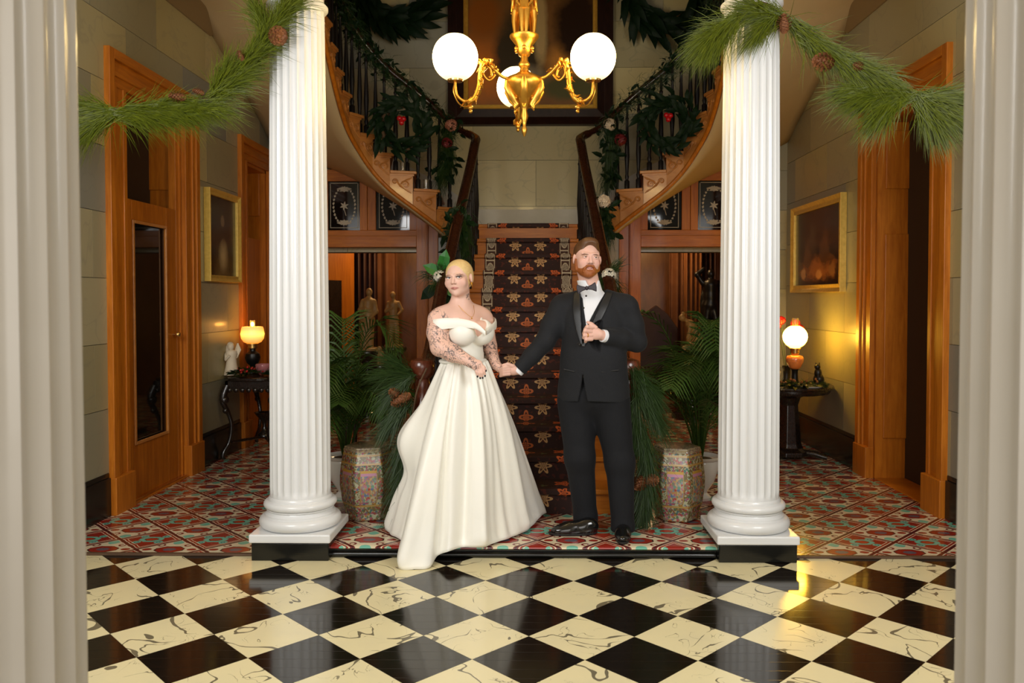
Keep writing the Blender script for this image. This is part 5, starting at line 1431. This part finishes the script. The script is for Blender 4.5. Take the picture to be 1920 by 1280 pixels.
    KR, AR, KL, AL = P(1087, 858, 4.98), P(1098, 968, 5.01), P(1162, 866, 4.95), P(1168, 988, 4.91)
    tr.chain([W(-.105, -.005, .87), KR, AR], [.122, .090, .071], .04); tr.chain([W(.105, -.005, .87), KL, AL], [.122, .088, .068], .04)
    tr.cap(AR, AR + V3((0, 0, -.06)), .070, .074, .03); tr.cap(AL, AL + V3((0, 0, -.05)), .066, .070, .03)
    tr.cutf(lambda X, Y, Z: .100 - Z + 0 * X + 0 * Y)
    tr.build('trousers', 'trouser_wool', t, 1)
    # shoes
    for hx, hy, tx, ty in ((1106, 990, 1054, 994), (1169, 988, 1167, 1013)):
        a, b_ = V3(at(hx, hy, z=.11)), V3(at(tx, ty, z=.10)); d_ = b_ - a; d_[2] = 0; d_ /= np.linalg.norm(d_); sd = V3((-d_[1], d_[0], 0)); Ms = np.stack([d_, sd, V3((0, 0, 1))], 1)
        b_ = a + d_ * .185
        q = SDF(np.minimum(a, b_) - .14, np.maximum(a, b_) + .14, .004)
        q.ell(a + d_ * .01 + V3((0, 0, .012)), (.065, .042, .055), Ms, .02); q.ell((a + b_) / 2 + V3((0, 0, .0)), (.10, .046, .050), Ms, .03); q.ell(b_ - d_ * .03 + V3((0, 0, -.008)), (.085, .048, .034), Ms, .025)
        q.cutf(lambda X, Y, Z: .086 - Z + 0 * X + 0 * Y)
        so = q.build('shoe', 'shoe_leather', t, 1)
        q = SDF(np.minimum(a, b_) - .14, np.maximum(a, b_) + .14, .004)
        q.ell((a + b_) / 2 + d_ * .012 - V3((0, 0, .012)), (.155, .050, .06), Ms, .02)
        q.cutf(lambda X, Y, Z: np.maximum(.076 - Z, Z - .090) + 0 * X + 0 * Y)
        q.build('sole', 'sole', so, 0)
groom()
# ------------------------------------------------------------------ greenery
def needle(m, p, d, L, w_, droop):
    e1 = p + d * L * .55 + Vector((0, 0, -droop * .3)); e2 = p + d * L + Vector((0, 0, -droop))
    sd = d.cross(Vector((.3, 1, .2))).normalized() * w_
    m.add([p - sd, p + sd, e1 + sd * .8, e1 - sd * .8, e2], [(0, 1, 2, 3), (3, 2, 4)])
def rcone(rr, ax, ang):
    v = Vector((rr.gauss(0, 1), rr.gauss(0, 1), rr.gauss(0, 1))); v -= ax * v.dot(ax); v.normalize()
    a = abs(rr.gauss(0, ang)); return (ax * math.cos(a) + v * math.sin(a)).normalized()
def bunch(m, rr, a, b, n, L=(.14, .26), ang=.42, scat=.016, frac=.75, w_=.0016, droop=.045):
    a, b = Vector(a), Vector(b); ax = (b - a); ln = ax.length; ax.normalize()
    for _ in range(n):
        u = rr.random() ** 1.1 * frac
        p = a + ax * (u * ln) + Vector((rr.gauss(0, scat), rr.gauss(0, scat), rr.gauss(0, scat)))
        needle(m, p, rcone(rr, ax, ang), rr.uniform(*L), w_, rr.uniform(0, droop * 2))
def cone_mesh(c, ax, L, r):
    m = MB(); ax = Vector(ax).normalized(); u = ax.orthogonal().normalized(); v = ax.cross(u); c = Vector(c)
    m.tube([c - ax * L * .5, c - ax * L * .3, c, c + ax * L * .35, c + ax * L * .5], [r * .4, r * .7, r * .72, r * .4, r * .08], 10)
    k = 64
    for i in range(k):
        t = i / k; th = i * 2.39996; rad = r * (math.sin(math.pi * (.16 + .80 * t)) ** .7)
        o = u * math.cos(th) + v * math.sin(th); s_ = ax.cross(o)
        p = c + ax * L * (-.48 + .95 * t) + o * rad * .55; e = p + o * rad * .62 + ax * L * .07; w_ = s_ * r * .24
        m.add([p - w_ * .6, p + w_ * .6, e + w_, e - w_, e + ax * L * .035 + o * r * .06], [(0, 1, 2, 3), (3, 2, 4)])
    return m
def leaf(m, p, d, nrm, L, W_, curl=.15):
    p = Vector(p); d = Vector(d).normalized(); nrm = Vector(nrm); s_ = d.cross(nrm)
    s_ = s_.normalized() if s_.length > 1e-4 else d.orthogonal().normalized(); n = s_.cross(d).normalized()
    a = p + d * L * .3 + n * L * curl * .6; b = p + d * L * .68 + n * L * curl * .5; e = p + d * L - n * L * curl * .3
    m.add([p, a - s_ * W_ * .45 + n * L * .05, a, a + s_ * W_ * .45 + n * L * .05, b - s_ * W_ * .4 + n * L * .04, b, b + s_ * W_ * .4 + n * L * .04, e],
          [(0, 2, 1), (0, 3, 2), (1, 2, 5, 4), (2, 3, 6, 5), (4, 5, 7), (5, 6, 7)])
def flower_ball(c, r, rr, n=70, ps=.018):
    m = MB(); c = Vector(c)
    for _ in range(n):
        o = Vector((rr.gauss(0, 1), rr.gauss(0, 1), rr.gauss(0, 1))).normalized(); u = o.orthogonal().normalized(); v = o.cross(u); p = c + o * r * rr.uniform(.8, 1.0)
        a0 = rr.random() * 6
        for k in range(4):
            a = a0 + k * math.pi / 2; e = u * math.cos(a) + v * math.sin(a); f = ax = o.cross(e)
            m.add([p, p + e * ps * .6 + f * ps * .4 + o * .003, p + e * ps + o * .002, p + e * ps * .6 - f * ps * .4 + o * .003], [(0, 1, 2, 3)])
    return m
mat('petal_cream', (.62, .50, .36), .6); mat('petal_pink', (.50, .20, .12), .6); mat('petal_white', (.72, .68, .58), .6); mat('berry', (.50, .006, .012), .25, coat=.4); mat('poinsettia', (.16, .01, .012), .5)
def garland(label, seed, stem, secs, cones, mt='pine_green', n=760, Y=4.62, group='pine garlands', **kw):
    rr = random.Random(seed); pts = [Vector(at(*p[:2], Y=p[2] if len(p) > 2 else Y)) for p in stem]
    t = thing('pine_garland', label, 'garland', pts[0], group)
    MB().tube(spline(pts, 50), .006, 6).build('stem', 'twig', t)
    for (x0, y0, x1, y1, k) in secs:
        m = MB(); bunch(m, rr, at(x0, y0, Y=Y), at(x1, y1, Y=Y), int(n * k), **kw)
        m.build('pine_sprig', mt, t)
    for (x, y, dx, dy, L, r) in cones:
        c = at(x, y, Y=Y - .05); cone_mesh(c, (dx, -.5, dy), L, r).build('pine_cone', 'cone_brown', t, smooth=30)
    return t
garland('green pine garland with cones swagged from the left column', 3, [(556, -6), (535, 25), (500, 85), (440, 140), (395, 182), (330, 192), (215, 214), (155, 232), (112, 212)],
        [(215, 214, 400, 212, 1.5), (215, 214, 370, 190, .9), (300, 192, 440, 205, .7), (395, 186, 470, 130, .9), (400, 180, 430, 120, .5), (440, 142, 515, 60, 1.2), (480, 100, 540, 5, 1.1), (505, 70, 480, 10, .5), (215, 214, 150, 245, .7), (215, 212, 160, 200, .4), (530, 30, 570, -25, .6), (150, 230, 128, 224, .3)],
        [(521, 67, .4, -.2, .09, .046), (333, 181, -1, .1, .09, .030), (372, 172, -1, .3, .06, .02), (452, 105, -.3, 1, .06, .02)])
garland('green pine garland with cones swagged from the right column', 5, [(1335, 60), (1390, 22), (1430, 5), (1475, 35), (1530, 98), (1620, 145), (1717, 178), (1790, 190), (1850, 160)],
        [(1400, 22, 1310, 80, 1.0), (1380, 40, 1330, 85, .5), (1480, 40, 1395, 12, 1.0), (1460, 25, 1420, 60, .35), (1475, 35, 1545, 90, .5), (1500, 68, 1640, 142, 1.1), (1560, 105, 1690, 160, .9), (1717, 178, 1590, 190, 1.2), (1700, 165, 1560, 170, .8), (1717, 180, 1790, 180, .7), (1717, 182, 1760, 240, .9), (1740, 190, 1800, 225, .8), (1690, 175, 1640, 225, .6), (1790, 190, 1860, 165, .6)],
        [(1470, 45, -.2, 1, .10, .036), (1544, 116, -1, .05, .13, .045), (1610, 124, -1, .1, .07, .022)])
# pine falling beside the newel posts
for s, lab, st, secs, cones in ((-1, 'pine garland with cones hanging from the left newel post', [(800, 690), (780, 740), (768, 830), (762, 930), (752, 975)],
        [(772, 705, 735, 735, .6), (775, 705, 720, 700, .4), (768, 745, 725, 800, .8), (768, 800, 745, 880, 1.0), (770, 850, 745, 930, 1.0), (765, 900, 745, 965, 1.0), (770, 700, 735, 675, .3)], [(752, 748, -1, -.5, .13, .04), (740, 738, -.6, .6, .08, .03)]),
      (1, 'pine garland with cones hanging from the right newel post', [(1186, 690), (1195, 740), (1210, 830), (1216, 930), (1212, 975)],
        [(1186, 692, 1225, 740, .8), (1190, 720, 1240, 800, .9), (1200, 790, 1215, 880, 1.0), (1208, 850, 1212, 930, 1.0), (1212, 900, 1205, 965, 1.0), (1190, 745, 1190, 840, .8)], [(1200, 905, -.5, -.4, .10, .04), (1222, 900, .6, .2, .09, .035)])):
    garland(lab, 11 + s, st, secs, cones, 'pine_dark', 480, 5.06, ang=.38, droop=.05)
# ---- rail garlands
def rail_garland(s):
    rr = random.Random(30 + s); side = 'left' if s < 0 else 'right'
    rp = SIDE[s]['rail']; i0 = next(i for i, p in enumerate(rp) if p.z > 3.28)
    pts = rp[i0:]; base = pts[0]
    t = thing('rail_garland', 'dark evergreen garland wound along the %s upper handrail' % side, 'garland', base, 'rail garlands')
    m = MB(); lv = MB()
    for i in range(0, len(pts) - 1):
        p = pts[i]; q = pts[i+1]; ax = (q - p).normalized(); hv = 1.0 + 1.1 * i / len(pts)
        for _ in range(int(34 * hv)):
            c = p.lerp(q, rr.random()) + Vector((rr.gauss(0, .03), rr.gauss(0, .03), rr.gauss(-.03, .045))) * hv
            needle(m, c, rcone(rr, ax * rr.choice((-1, 1)), .9), rr.uniform(.07, .13), .0016, .03)
        for _ in range(int(4 * hv)):
            c = p + Vector((rr.gauss(0, .03), rr.gauss(0, .03), rr.gauss(-.03, .04))) * hv
            leaf(lv, c, (rr.gauss(0, 1), rr.gauss(0, 1), rr.gauss(0, .8)), (rr.gauss(0, 1), -1, rr.gauss(0, 1)), rr.uniform(.07, .12), .04)
    m.build('pine_needles', 'pine_dark', t); lv.build('leaves', 'magnolia', t)
    return t
for s in (-1, 1): rail_garland(s)
# sprays with flowers at the turn of the rails
def spray(label, x0, y0, x1, y1, Y, seed, fl):
    rr = random.Random(seed); a, b = Vector(at(x0, y0, Y=Y)), Vector(at(x1, y1, Y=Y))
    t = thing('floral_spray', label, 'garland', a, 'floral sprays')
    m = MB(); lv = MB()
    for k in range(7):
        u = k / 6; c = a.lerp(b, u * .8); e = c + (b - a).normalized() * .25 + Vector((rr.uniform(-.1, .1), rr.uniform(-.06, .02), rr.uniform(-.05, .05)))
        bunch(m, rr, c, e, 130, (.10, .16), .5, .03, .7, .0015)
    for k in range(46):
        c = a.lerp(b, rr.random()) + Vector((rr.gauss(0, .05), rr.gauss(-.02, .03), rr.gauss(0, .04)))
        leaf(lv, c, (rr.gauss(0, .7), rr.gauss(-.3, .5), rr.gauss(-.6, .6)), (rr.gauss(0, .5), -1, rr.gauss(.3, .5)), rr.uniform(.09, .15), .055)
    m.build('pine_needles', 'pine_dark', t); lv.build('leaves', 'magnolia', t)
    for (x, y, r_, mt_) in fl: flower_ball(at(x, y, Y=Y - .07), r_, rr, 60, .025).build('flower', mt_, t)
    return t
spray('dark floral spray with pink bloom at the left handrail turn', 842, 225, 838, 330, 8.28, 41, [(846, 235, .06, 'petal_pink'), (838, 268, .05, 'poinsettia')])
spray('dark floral spray with cream bloom at the right handrail turn', 1146, 232, 1142, 340, 8.28, 42, [(1143, 234, .065, 'petal_cream'), (1163, 262, .06, 'poinsettia')])
spray('leafy spray hanging on the left rail above the gowned person', 862, 385, 855, 470, 7.0, 43, [])
spray('leafy spray with pale bloom on the right rail above the tuxedoed person', 1128, 375, 1135, 440, 7.3, 44, [(1133, 378, .06, 'petal_cream')])
def posy(label, x, y, Y, seed, right):
    rr = random.Random(seed); c = Vector(at(x, y, Y=Y)); t = thing('hydrangea_posy', label, 'flowers', c, 'hydrangea posies')
    flower_ball(c + Vector((0, -.04, 0)), .055, rr, 90, .02).build('bloom', 'petal_white', t)
    if not right:
        for dx, dz, tx, tz in ((.01, .05, .25, 1), (.03, -.03, .5, -.7), (-.02, -.06, -.8, -.7), (.02, .02, -.7, .35), (.03, -.1, .1, -1)):
            m = MB(); leaf(m, c + Vector((dx, -.02, dz)), (tx, -.2, tz), (0.2, -1, .2), .17, .10); m.build('leaf', 'bright_leaf' if dz > -.05 else 'magnolia', t)
    m = MB()
    for k in range(6): bunch(m, rr, c, c + Vector((rr.uniform(-.15, .15), -.05, rr.uniform(-.2, .15))), 60, (.08, .14), .5)
    m.build('pine_needles', 'pine_dark', t)
posy('white hydrangea with bright green leaves beside the gowned person\'s head', 826, 520, 6.2, 51, False)
posy('cream hydrangea with pine behind the tuxedoed person\'s shoulder', 1141, 517, 6.2, 52, True)
# ---- wreaths with large leaves
def wreath(label, c, rad, seed, mt_, berries, n=110, thick=.10, L=.15, face=(0, -1, 0), group='leaf wreaths'):
    rr = random.Random(seed); c = Vector(c); t = thing('leaf_wreath', label, 'wreath', c, group)
    f = Vector(face).normalized(); u = Vector((1, 0, 0)); u = (u - f * u.dot(f)).normalized(); v = f.cross(u); v = v if v.z > 0 else -v
    MB().tube([c + (u * math.cos(a) + v * math.sin(a)) * rad for a in [2*math.pi*i/32 for i in range(33)]], .03, 8).build('ring', 'twig', t, smooth=60)
    base = []
    for k in range(3):
        m = MB(); leaf(m, (0, 0, 0), (1, 0, 0), (0, 0, 1), L * (1 + .12 * k), L * .36, .16 + .06 * k); base.append(m.build('leaf', mt_, t, smooth=180, local=True))
    used = [False] * 3
    for k in range(n):
        a = 2 * math.pi * k / n + rr.uniform(-.05, .05); o = u * math.cos(a) + v * math.sin(a); tg = -u * math.sin(a) + v * math.cos(a)
        p = c + o * (rad + rr.uniform(-.06, .06)) + f * rr.uniform(.0, .06)
        d = (tg + o * rr.uniform(-1.1, 1.1) + f * rr.uniform(-.1, .6)).normalized()
        nn = (f + o * rr.uniform(-.5, .5)); s_ = nn.cross(d).normalized(); nn = d.cross(s_)
        i = k % 3
        if used[i]: ob = base[i].copy(); C.objects.link(ob)
        else: ob = base[i]; used[i] = True
        Mx = Matrix((d, s_, nn)).transposed().to_4x4(); Mx.translation = p - c; ob.matrix_local = Mx
    for (du, dv) in berries: MB().ball(c + u * du + v * dv + f * .10, .026, 10, 8).build('berry', 'berry', t, smooth=180)
    return t
wreath('magnolia leaf wreath with red berries on the left stair balusters', at(756, 238, Y=7.85), .21, 61, 'magnolia', [(-.02, .06), (.02, .055), (.0, .02)])
wreath('magnolia leaf wreath with red berries on the right stair balusters', at(1250, 232, Y=7.85), .21, 62, 'magnolia', [(-.02, .06), (.02, .055), (.0, .02)])
wreath('dark leaf wreath high on the wall left of the great painting', (at(743, -26, Y=9.27).x, 9.27, at(743, -26, Y=9.27).z), .42, 63, 'magnolia', [], 170, L=.30)
wreath('dark leaf wreath high on the wall right of the great painting', (at(1248, -16, Y=9.27).x, 9.27, at(1248, -16, Y=9.27).z), .42, 64, 'magnolia', [], 170, L=.30)
# ---- greens on the tables
def table_greens(label, c, rx, ry, seed, reds, n=46):
    rr = random.Random(seed); c = Vector(c); t = thing('table_greens', label, 'greenery', c, 'table greens')
    m = MB(); lv = MB(); bs = MB()
    for k in range(n):
        a = rr.random() * 6.28; q = rr.random() ** .5; p = c + Vector((rx * q * math.cos(a), ry * q * math.sin(a), rr.uniform(.012, .05)))
        leaf(lv, p, (math.cos(a), math.sin(a), rr.uniform(-.15, .35)), (rr.gauss(0, .3), rr.gauss(0, .3), 1), rr.uniform(.06, .11), .04)
        for _ in range(14): needle(m, p, Vector((math.cos(a) + rr.gauss(0, .5), math.sin(a) + rr.gauss(0, .5), rr.uniform(0, .6))).normalized(), rr.uniform(.05, .1), .0016, .01)
        if k % 4 == 0: bs.ball(p + Vector((0, 0, .03)), .012, 8, 6)
    m.build('pine_needles', 'pine_dark', t); lv.build('leaves', 'magnolia', t); bs.build('berries', 'berry' if reds else 'cone_brown', t, smooth=180)
    return t
table_greens('green sprigs with red berries on the left console table', (-2.70, 7.72, .776), .20, .24, 71, True, 80)
table_greens('sprigs of leaves and cones along the right table', (2.42, 7.42, .692), .26, .10, 72, False)
rr = random.Random(73); fb = Vector((2.46, 7.86, .703)); t = thing('red_flower_stems', 'red flowers rising behind the right table lamp', 'flowers', fb)
for dx, dz in ((-.10, .56), (.08, .57), (.12, .52), (-.06, .60)):
    MB().tube([fb, fb + Vector((dx * .5, 0, dz * .6)), fb + Vector((dx, 0, dz))], .003, 5).build('stem', 'pine_dark', t)
    flower_ball(fb + Vector((dx, 0, dz)), .04, rr, 36, .022).build('bloom', 'red_petal', t)
MB().lathe([(.04, 0), (.045, .01), (.03, .03), (.035, .12), (.045, .16), (.04, .16), (.03, .12)], 16, fb).build('vase', 'dark_metal', t, smooth=50)
# ------------------------------------------------------------------ back room: statues, curtains, bench
mat('statue_tan', fn=lambda: dict(col=mixc(noise(coord('Position'), 12, 3), (.26, .14, .04), (.42, .26, .09)), rough=.5))
mat('curtain_dark', fn=lambda: dict(col=mixc(noise(coord('Position'), 5, 3), (.018, .005, .004), (.05, .012, .008)), rough=.6))
mat('curtain_gold', fn=lambda: dict(col=mixc(noise(mapv(coord('Position'), scale=(6, 6, 2)), 3, 3), (.10, .03, .010), (.28, .11, .03)), rough=.6))
mat('brocade', fn=lambda: dict(col=mixc(noise(coord('Position'), 9, 4), (.11, .035, .012), (.22, .085, .03)), rough=.7))
def pedestal(label, x, y, h, r=.15):
    t = thing('pedestal', label, 'pedestal', (x, y, .01), 'dark pedestals')
    MB().lathe([(r * 1.2, 0), (r * 1.2, .06), (r * .9, .09), (r * .8, .14), (r * .72, h - .14), (r * .85, h - .09), (r * 1.05, h - .06)], 24, (x, y, .01)).build('shaft', 'ebony', t, smooth=40)
    MB().lathe([(r * 1.05, h - .06), (r * 1.15, h - .04), (r * 1.15, h - .01), (r * 1.1, h)], 24, (x, y, .01)).build('cap', 'ebony', t, smooth=40)
    return h + .01
def statue(label, x, y, z, H, kind, group='statuettes in the back room', mt_='statue_tan'):
    t = thing('statuette', label, 'statue', (x, y, z), group)
    s = SDF((x - .42 * H, y - .4 * H, z - .01), (x + .42 * H, y + .4 * H, z + 1.06 * H), .0085 * max(H, .7))
    V = lambda a, b, c: (x + a * H, y + b * H, z + c * H)
    k = .03 * H
    if kind == 'draped':
        s.chain([V(-.05, 0, .04), V(-.04, 0, .45)], [.085*H, .08*H], k); s.chain([V(.05, 0, .02), V(.04, -.02, .26), V(.03, 0, .48)], [.04*H, .055*H, .08*H], k)
        s.chain([V(0, 0, .46), V(0, 0, .6), V(.01, 0, .76)], [.095*H, .085*H, .095*H], k); s.chain([V(.1, 0, .78), V(.13, 0, .62), V(.06, -.09, .52)], [.04*H, .034*H, .025*H], k)
        s.chain([V(-.08, 0, .78), V(-.12, -.03, .64), V(-.02, -.09, .66)], [.04*H, .034*H, .025*H], k); s.ell(V(-.09, .02, .35), (.06*H, .05*H, .34*H), None, k)
        s.cap(V(.01, 0, .82), V(.02, -.01, .88), .035*H, .03*H, k); s.ell(V(.025, -.02, .93), (.052*H, .058*H, .066*H), None, k * .5)
    elif kind == 'nude':
        s.chain([V(-.04, 0, .02), V(-.045, -.01, .26), V(-.03, 0, .48)], [.03*H, .042*H, .065*H], k); s.chain([V(.06, .02, .02), V(.06, -.03, .26), V(.03, 0, .48)], [.03*H, .042*H, .065*H], k)
        s.chain([V(0, 0, .50), V(0, 0, .62), V(0, 0, .76)], [.08*H, .07*H, .085*H], k); s.chain([V(.09, 0, .79), V(.15, 0, .66), V(.09, -.07, .58)], [.035*H, .028*H, .022*H], k)
        s.chain([V(-.09, 0, .79), V(-.13, -.02, .64), V(-.03, -.08, .70)], [.035*H, .028*H, .022*H], k); s.cap(V(0, 0, .80), V(0, -.01, .88), .03*H, .03*H, k); s.ell(V(-.01, -.015, .93), (.05*H, .056*H, .065*H), None, k * .5)
        s.ell(V(-.08, .04, .14), (.05*H, .05*H, .16*H), None, k)
    elif kind == 'bending':        # woman bending forward, one knee raised
        s.chain([V(.12, 0, .02), V(.13, 0, .26), V(.14, 0, .46)], [.035*H, .05*H, .085*H], k); s.chain([V(-.02, -.02, .14), V(-.10, -.04, .36), V(.10, 0, .46)], [.03*H, .05*H, .08*H], k)
        s.chain([V(.14, 0, .48), V(.10, 0, .64), V(.0, -.01, .78)], [.095*H, .08*H, .08*H], k); s.cap(V(-.02, -.01, .82), V(-.09, -.02, .86), .035*H, .03*H, k); s.ell(V(-.14, -.02, .89), (.058*H, .055*H, .062*H), rotm(0, 0, -30), k * .5); s.ell(V(-.12, 0, .965), (.03*H, .03*H, .03*H), None, k)
        s.chain([V(-.01, -.06, .76), V(-.05, -.1, .55), V(-.04, -.06, .34)], [.035*H, .028*H, .022*H], k); s.chain([V(.0, .05, .76), V(.0, .05, .55), V(-.06, -.02, .40)], [.035*H, .028*H, .022*H], k)
        s.ell(V(.06, .0, .07), (.18*H, .1*H, .08*H), None, k)
    elif kind == 'dog':
        s.ell(V(0, 0, .40), (.20*H, .16*H, .3*H), None, k); s.ell(V(-.08, -.03, .78), (.14*H, .13*H, .15*H), None, k); s.ell(V(-.18, -.05, .74), (.09*H, .07*H, .07*H), None, k); s.ell(V(.1, 0, .18), (.22*H, .16*H, .18*H), None, k)
        s.cap(V(-.12, -.06, .4), V(-.14, -.06, .03), .06*H, .05*H, k)
    else:                          # dark warrior with raised arm
        s.chain([V(-.06, 0, .02), V(-.06, 0, .26), V(-.03, 0, .48)], [.035*H, .05*H, .075*H], k); s.chain([V(.09, 0, .02), V(.08, -.03, .26), V(.03, 0, .48)], [.035*H, .05*H, .075*H], k)
        s.chain([V(0, 0, .50), V(0, 0, .62), V(0, 0, .77)], [.09*H, .085*H, .105*H], k); s.chain([V(.11, 0, .80), V(.20, 0, .74), V(.24, -.03, .86)], [.04*H, .035*H, .03*H], k); s.chain([V(-.11, 0, .80), V(-.19, 0, .92), V(-.10, 0, 1.0)], [.04*H, .035*H, .028*H], k)
        s.ell(V(0, -.01, .93), (.055*H, .06*H, .07*H), None, k); s.ell(V(.02, .05, .5), (.16*H, .05*H, .36*H), None, k)
    s.build('figure', mt_, t, 1)
    MB().lathe([(.17 * H, -.0), (.17 * H, .03 * H), (.15 * H, .045 * H)], 24, (x, y, z)).build('base', mt_, t, smooth=40)
def px(x, Y): return at(x, 600, Y=Y).x
h = pedestal('dark pedestal under the draped statuette left of the stair', px(690, 10.3), 10.3, .84); statue('draped tan statuette seen through the left screen', px(690, 10.3), 10.3, h, .80, 'draped')
h = pedestal('dark pedestal under the nude statuette left of the stair', px(738, 10.7), 10.7, .86); statue('slim tan statuette holding its arm across, behind the left screen', px(738, 10.7), 10.7, h, .74, 'nude')
h = pedestal('low dark pedestal with small dog figure behind the left palm', px(714, 9.8), 9.8, .70, .12); statue('small tan dog figure on a low pedestal behind the left palm', px(714, 9.8), 9.8, h, .24, 'dog')
h = pedestal('dark pedestal under the bending statue on the right', px(1296, 10.2), 10.2, .60, .2); statue('tan statue of a bending woman seen through the right screen', px(1294, 10.2), 10.2, h, .74, 'bending')
h = pedestal('tall dark pedestal under the black figure beside the right column', px(1332, 10.9), 10.9, .95); statue('black bronze figure beside the right column', px(1332, 10.9), 10.9, h, .95, 'warrior', mt_='dark_metal')
def curtain(label, x0, x1, Y, z0, z1, mt_, waves):
    n = 60; vs = []; fs = []
    for j, z in enumerate((z0, (z0 + z1) / 2, z1)):
        for i in range(n + 1):
            u = i / n; vs.append((x0 + (x1 - x0) * u, Y + .035 * math.sin(u * waves * 2 * math.pi) + .012 * math.sin(u * waves * 5 + j), z))
    for j in range(2):
        for i in range(n): fs.append((j*(n+1)+i, j*(n+1)+i+1, (j+1)*(n+1)+i+1, (j+1)*(n+1)+i))
    o = MB().add(vs, fs).build('curtain', mt_, smooth=180); so = o.modifiers.new('thick', 'SOLIDIFY'); so.thickness = .008
    tag(o, label, 'curtain', 'curtains in the back room'); return o
curtain('dark folded curtain seen through the left screen', px(655, 11.4), px(706, 11.4), 11.4, .012, 2.9, 'curtain_dark', 5)
curtain('brown brocade hanging behind the slim statuette on the left', px(708, 11.9), px(744, 11.9), 11.9, .012, 2.9, 'brocade', 1.5)
curtain('red and gold striped curtain seen through the right screen', px(1280, 11.5), px(1316, 11.5), 11.5, .012, 2.9, 'curtain_gold', 4)
curtain('brown brocade hanging beside the red curtain on the right', px(1256, 11.9), px(1282, 11.9), 11.9, .012, 2.9, 'brocade', 1.5)
curtain('dark curtain beside the black figure on the right', px(1316, 11.6), px(1342, 11.6), 11.6, .012, 2.9, 'curtain_dark', 3)
# open door leaf in the left back room
dl = thing('panelled_door', 'brown panelled door standing open behind the left palm', 'door', (-2.9, 10.0, .012))
MB().hexa([(-2.95, 9.75, .014), (-2.42, 10.9, .014), (-2.46, 10.93, .014), (-2.99, 9.78, .014)], [(-2.95, 9.75, 2.4), (-2.42, 10.9, 2.4), (-2.46, 10.93, 2.4), (-2.99, 9.78, 2.4)]).build('leaf', 'oak', dl, bevel=.005)
MB().hexa([(-2.86, 9.92, .3), (-2.53, 10.64, .3), (-2.54, 10.65, .3), (-2.87, 9.93, .3)], [(-2.86, 9.92, 1.75), (-2.53, 10.64, 1.75), (-2.54, 10.65, 1.75), (-2.87, 9.93, 1.75)]).build('panel', 'ebony', dl)
# dark armchair on the right
ch = thing('armchair', 'dark carved armchair in shadow behind the tuxedoed person on the right', 'chair', (px(1236, 10.95), 10.95, .012)); cx, cy = px(1236, 10.95), 10.95
boxobj('seat', 'curtain_dark', (cx - .30, cx + .30, cy - .28, cy + .28, .36, .48), ch, bevel=.04)
pr = [(cx - .3, cy + .26, .48), (cx + .3, cy + .26, .48), (cx + .3, cy + .26, 1.1), (cx + .16, cy + .26, 1.3), (cx + .0, cy + .26, 1.42), (cx - .16, cy + .26, 1.3), (cx - .3, cy + .26, 1.1)]
MB().prism(pr, (0, .08, 0)).build('backrest', 'curtain_dark', ch, bevel=.01)
for sx in (-1, 1):
    MB().tube([(cx + sx * .31, cy + .26, .72), (cx + sx * .33, cy, .72), (cx + sx * .33, cy - .28, .68)], .035, 8).build('armrest', 'ebony', ch, smooth=60)
    for sy in (-1, 1): MB().tube([(cx + sx * .28, cy + sy * .25, .36), (cx + sx * .27, cy + sy * .25, .2), (cx + sx * .29, cy + sy * .26, .012)], [.035, .028, .022], 8).build('leg', 'ebony', ch, smooth=60)
# small bench by the left column
bx_, by_ = px(622, 7.6), 7.6; bn = thing('bench', 'small bench with golden cushion behind the left column', 'bench', (bx_, by_, .012))
boxobj('cushion', 'brocade', (bx_ - .22, bx_ + .22, by_ - .2, by_ + .2, .50, .58), bn, bevel=.025); boxobj('frame', 'ebony', (bx_ - .21, bx_ + .21, by_ - .19, by_ + .19, .44, .50), bn, bevel=.006)
for sx in (-1, 1):
    for sy in (-1, 1): MB().tube([(bx_ + sx * .18, by_ + sy * .16, .44), (bx_ + sx * .18, by_ + sy * .16, .075)], .02, 8).build('leg', 'ebony', bn, smooth=60)
# glass votives on the stair treads
rr = random.Random(5)
for k, i in enumerate((2, 3, 4)):
    N_, z_ = SIDE[-1]['N'], SIDE[-1]['z']; i -= 1; p = N_[i].lerp(N_[i+1], .42) + SIDE[-1]['nrm'](N_[i], N_[i+1]) * .005
    o = MB().lathe([(.026, 0), (.03, .09), (.032, .10), (.029, .10), (.024, .006)], 16, (p.x, p.y, z_[i] + .0005)).build('glass_votive', 'clear_glass', smooth=40)
    tag(o, 'clear glass votive on the %s left stair tread above the landing' % ('second', 'third', 'fourth')[k], 'votive', 'stair votives')
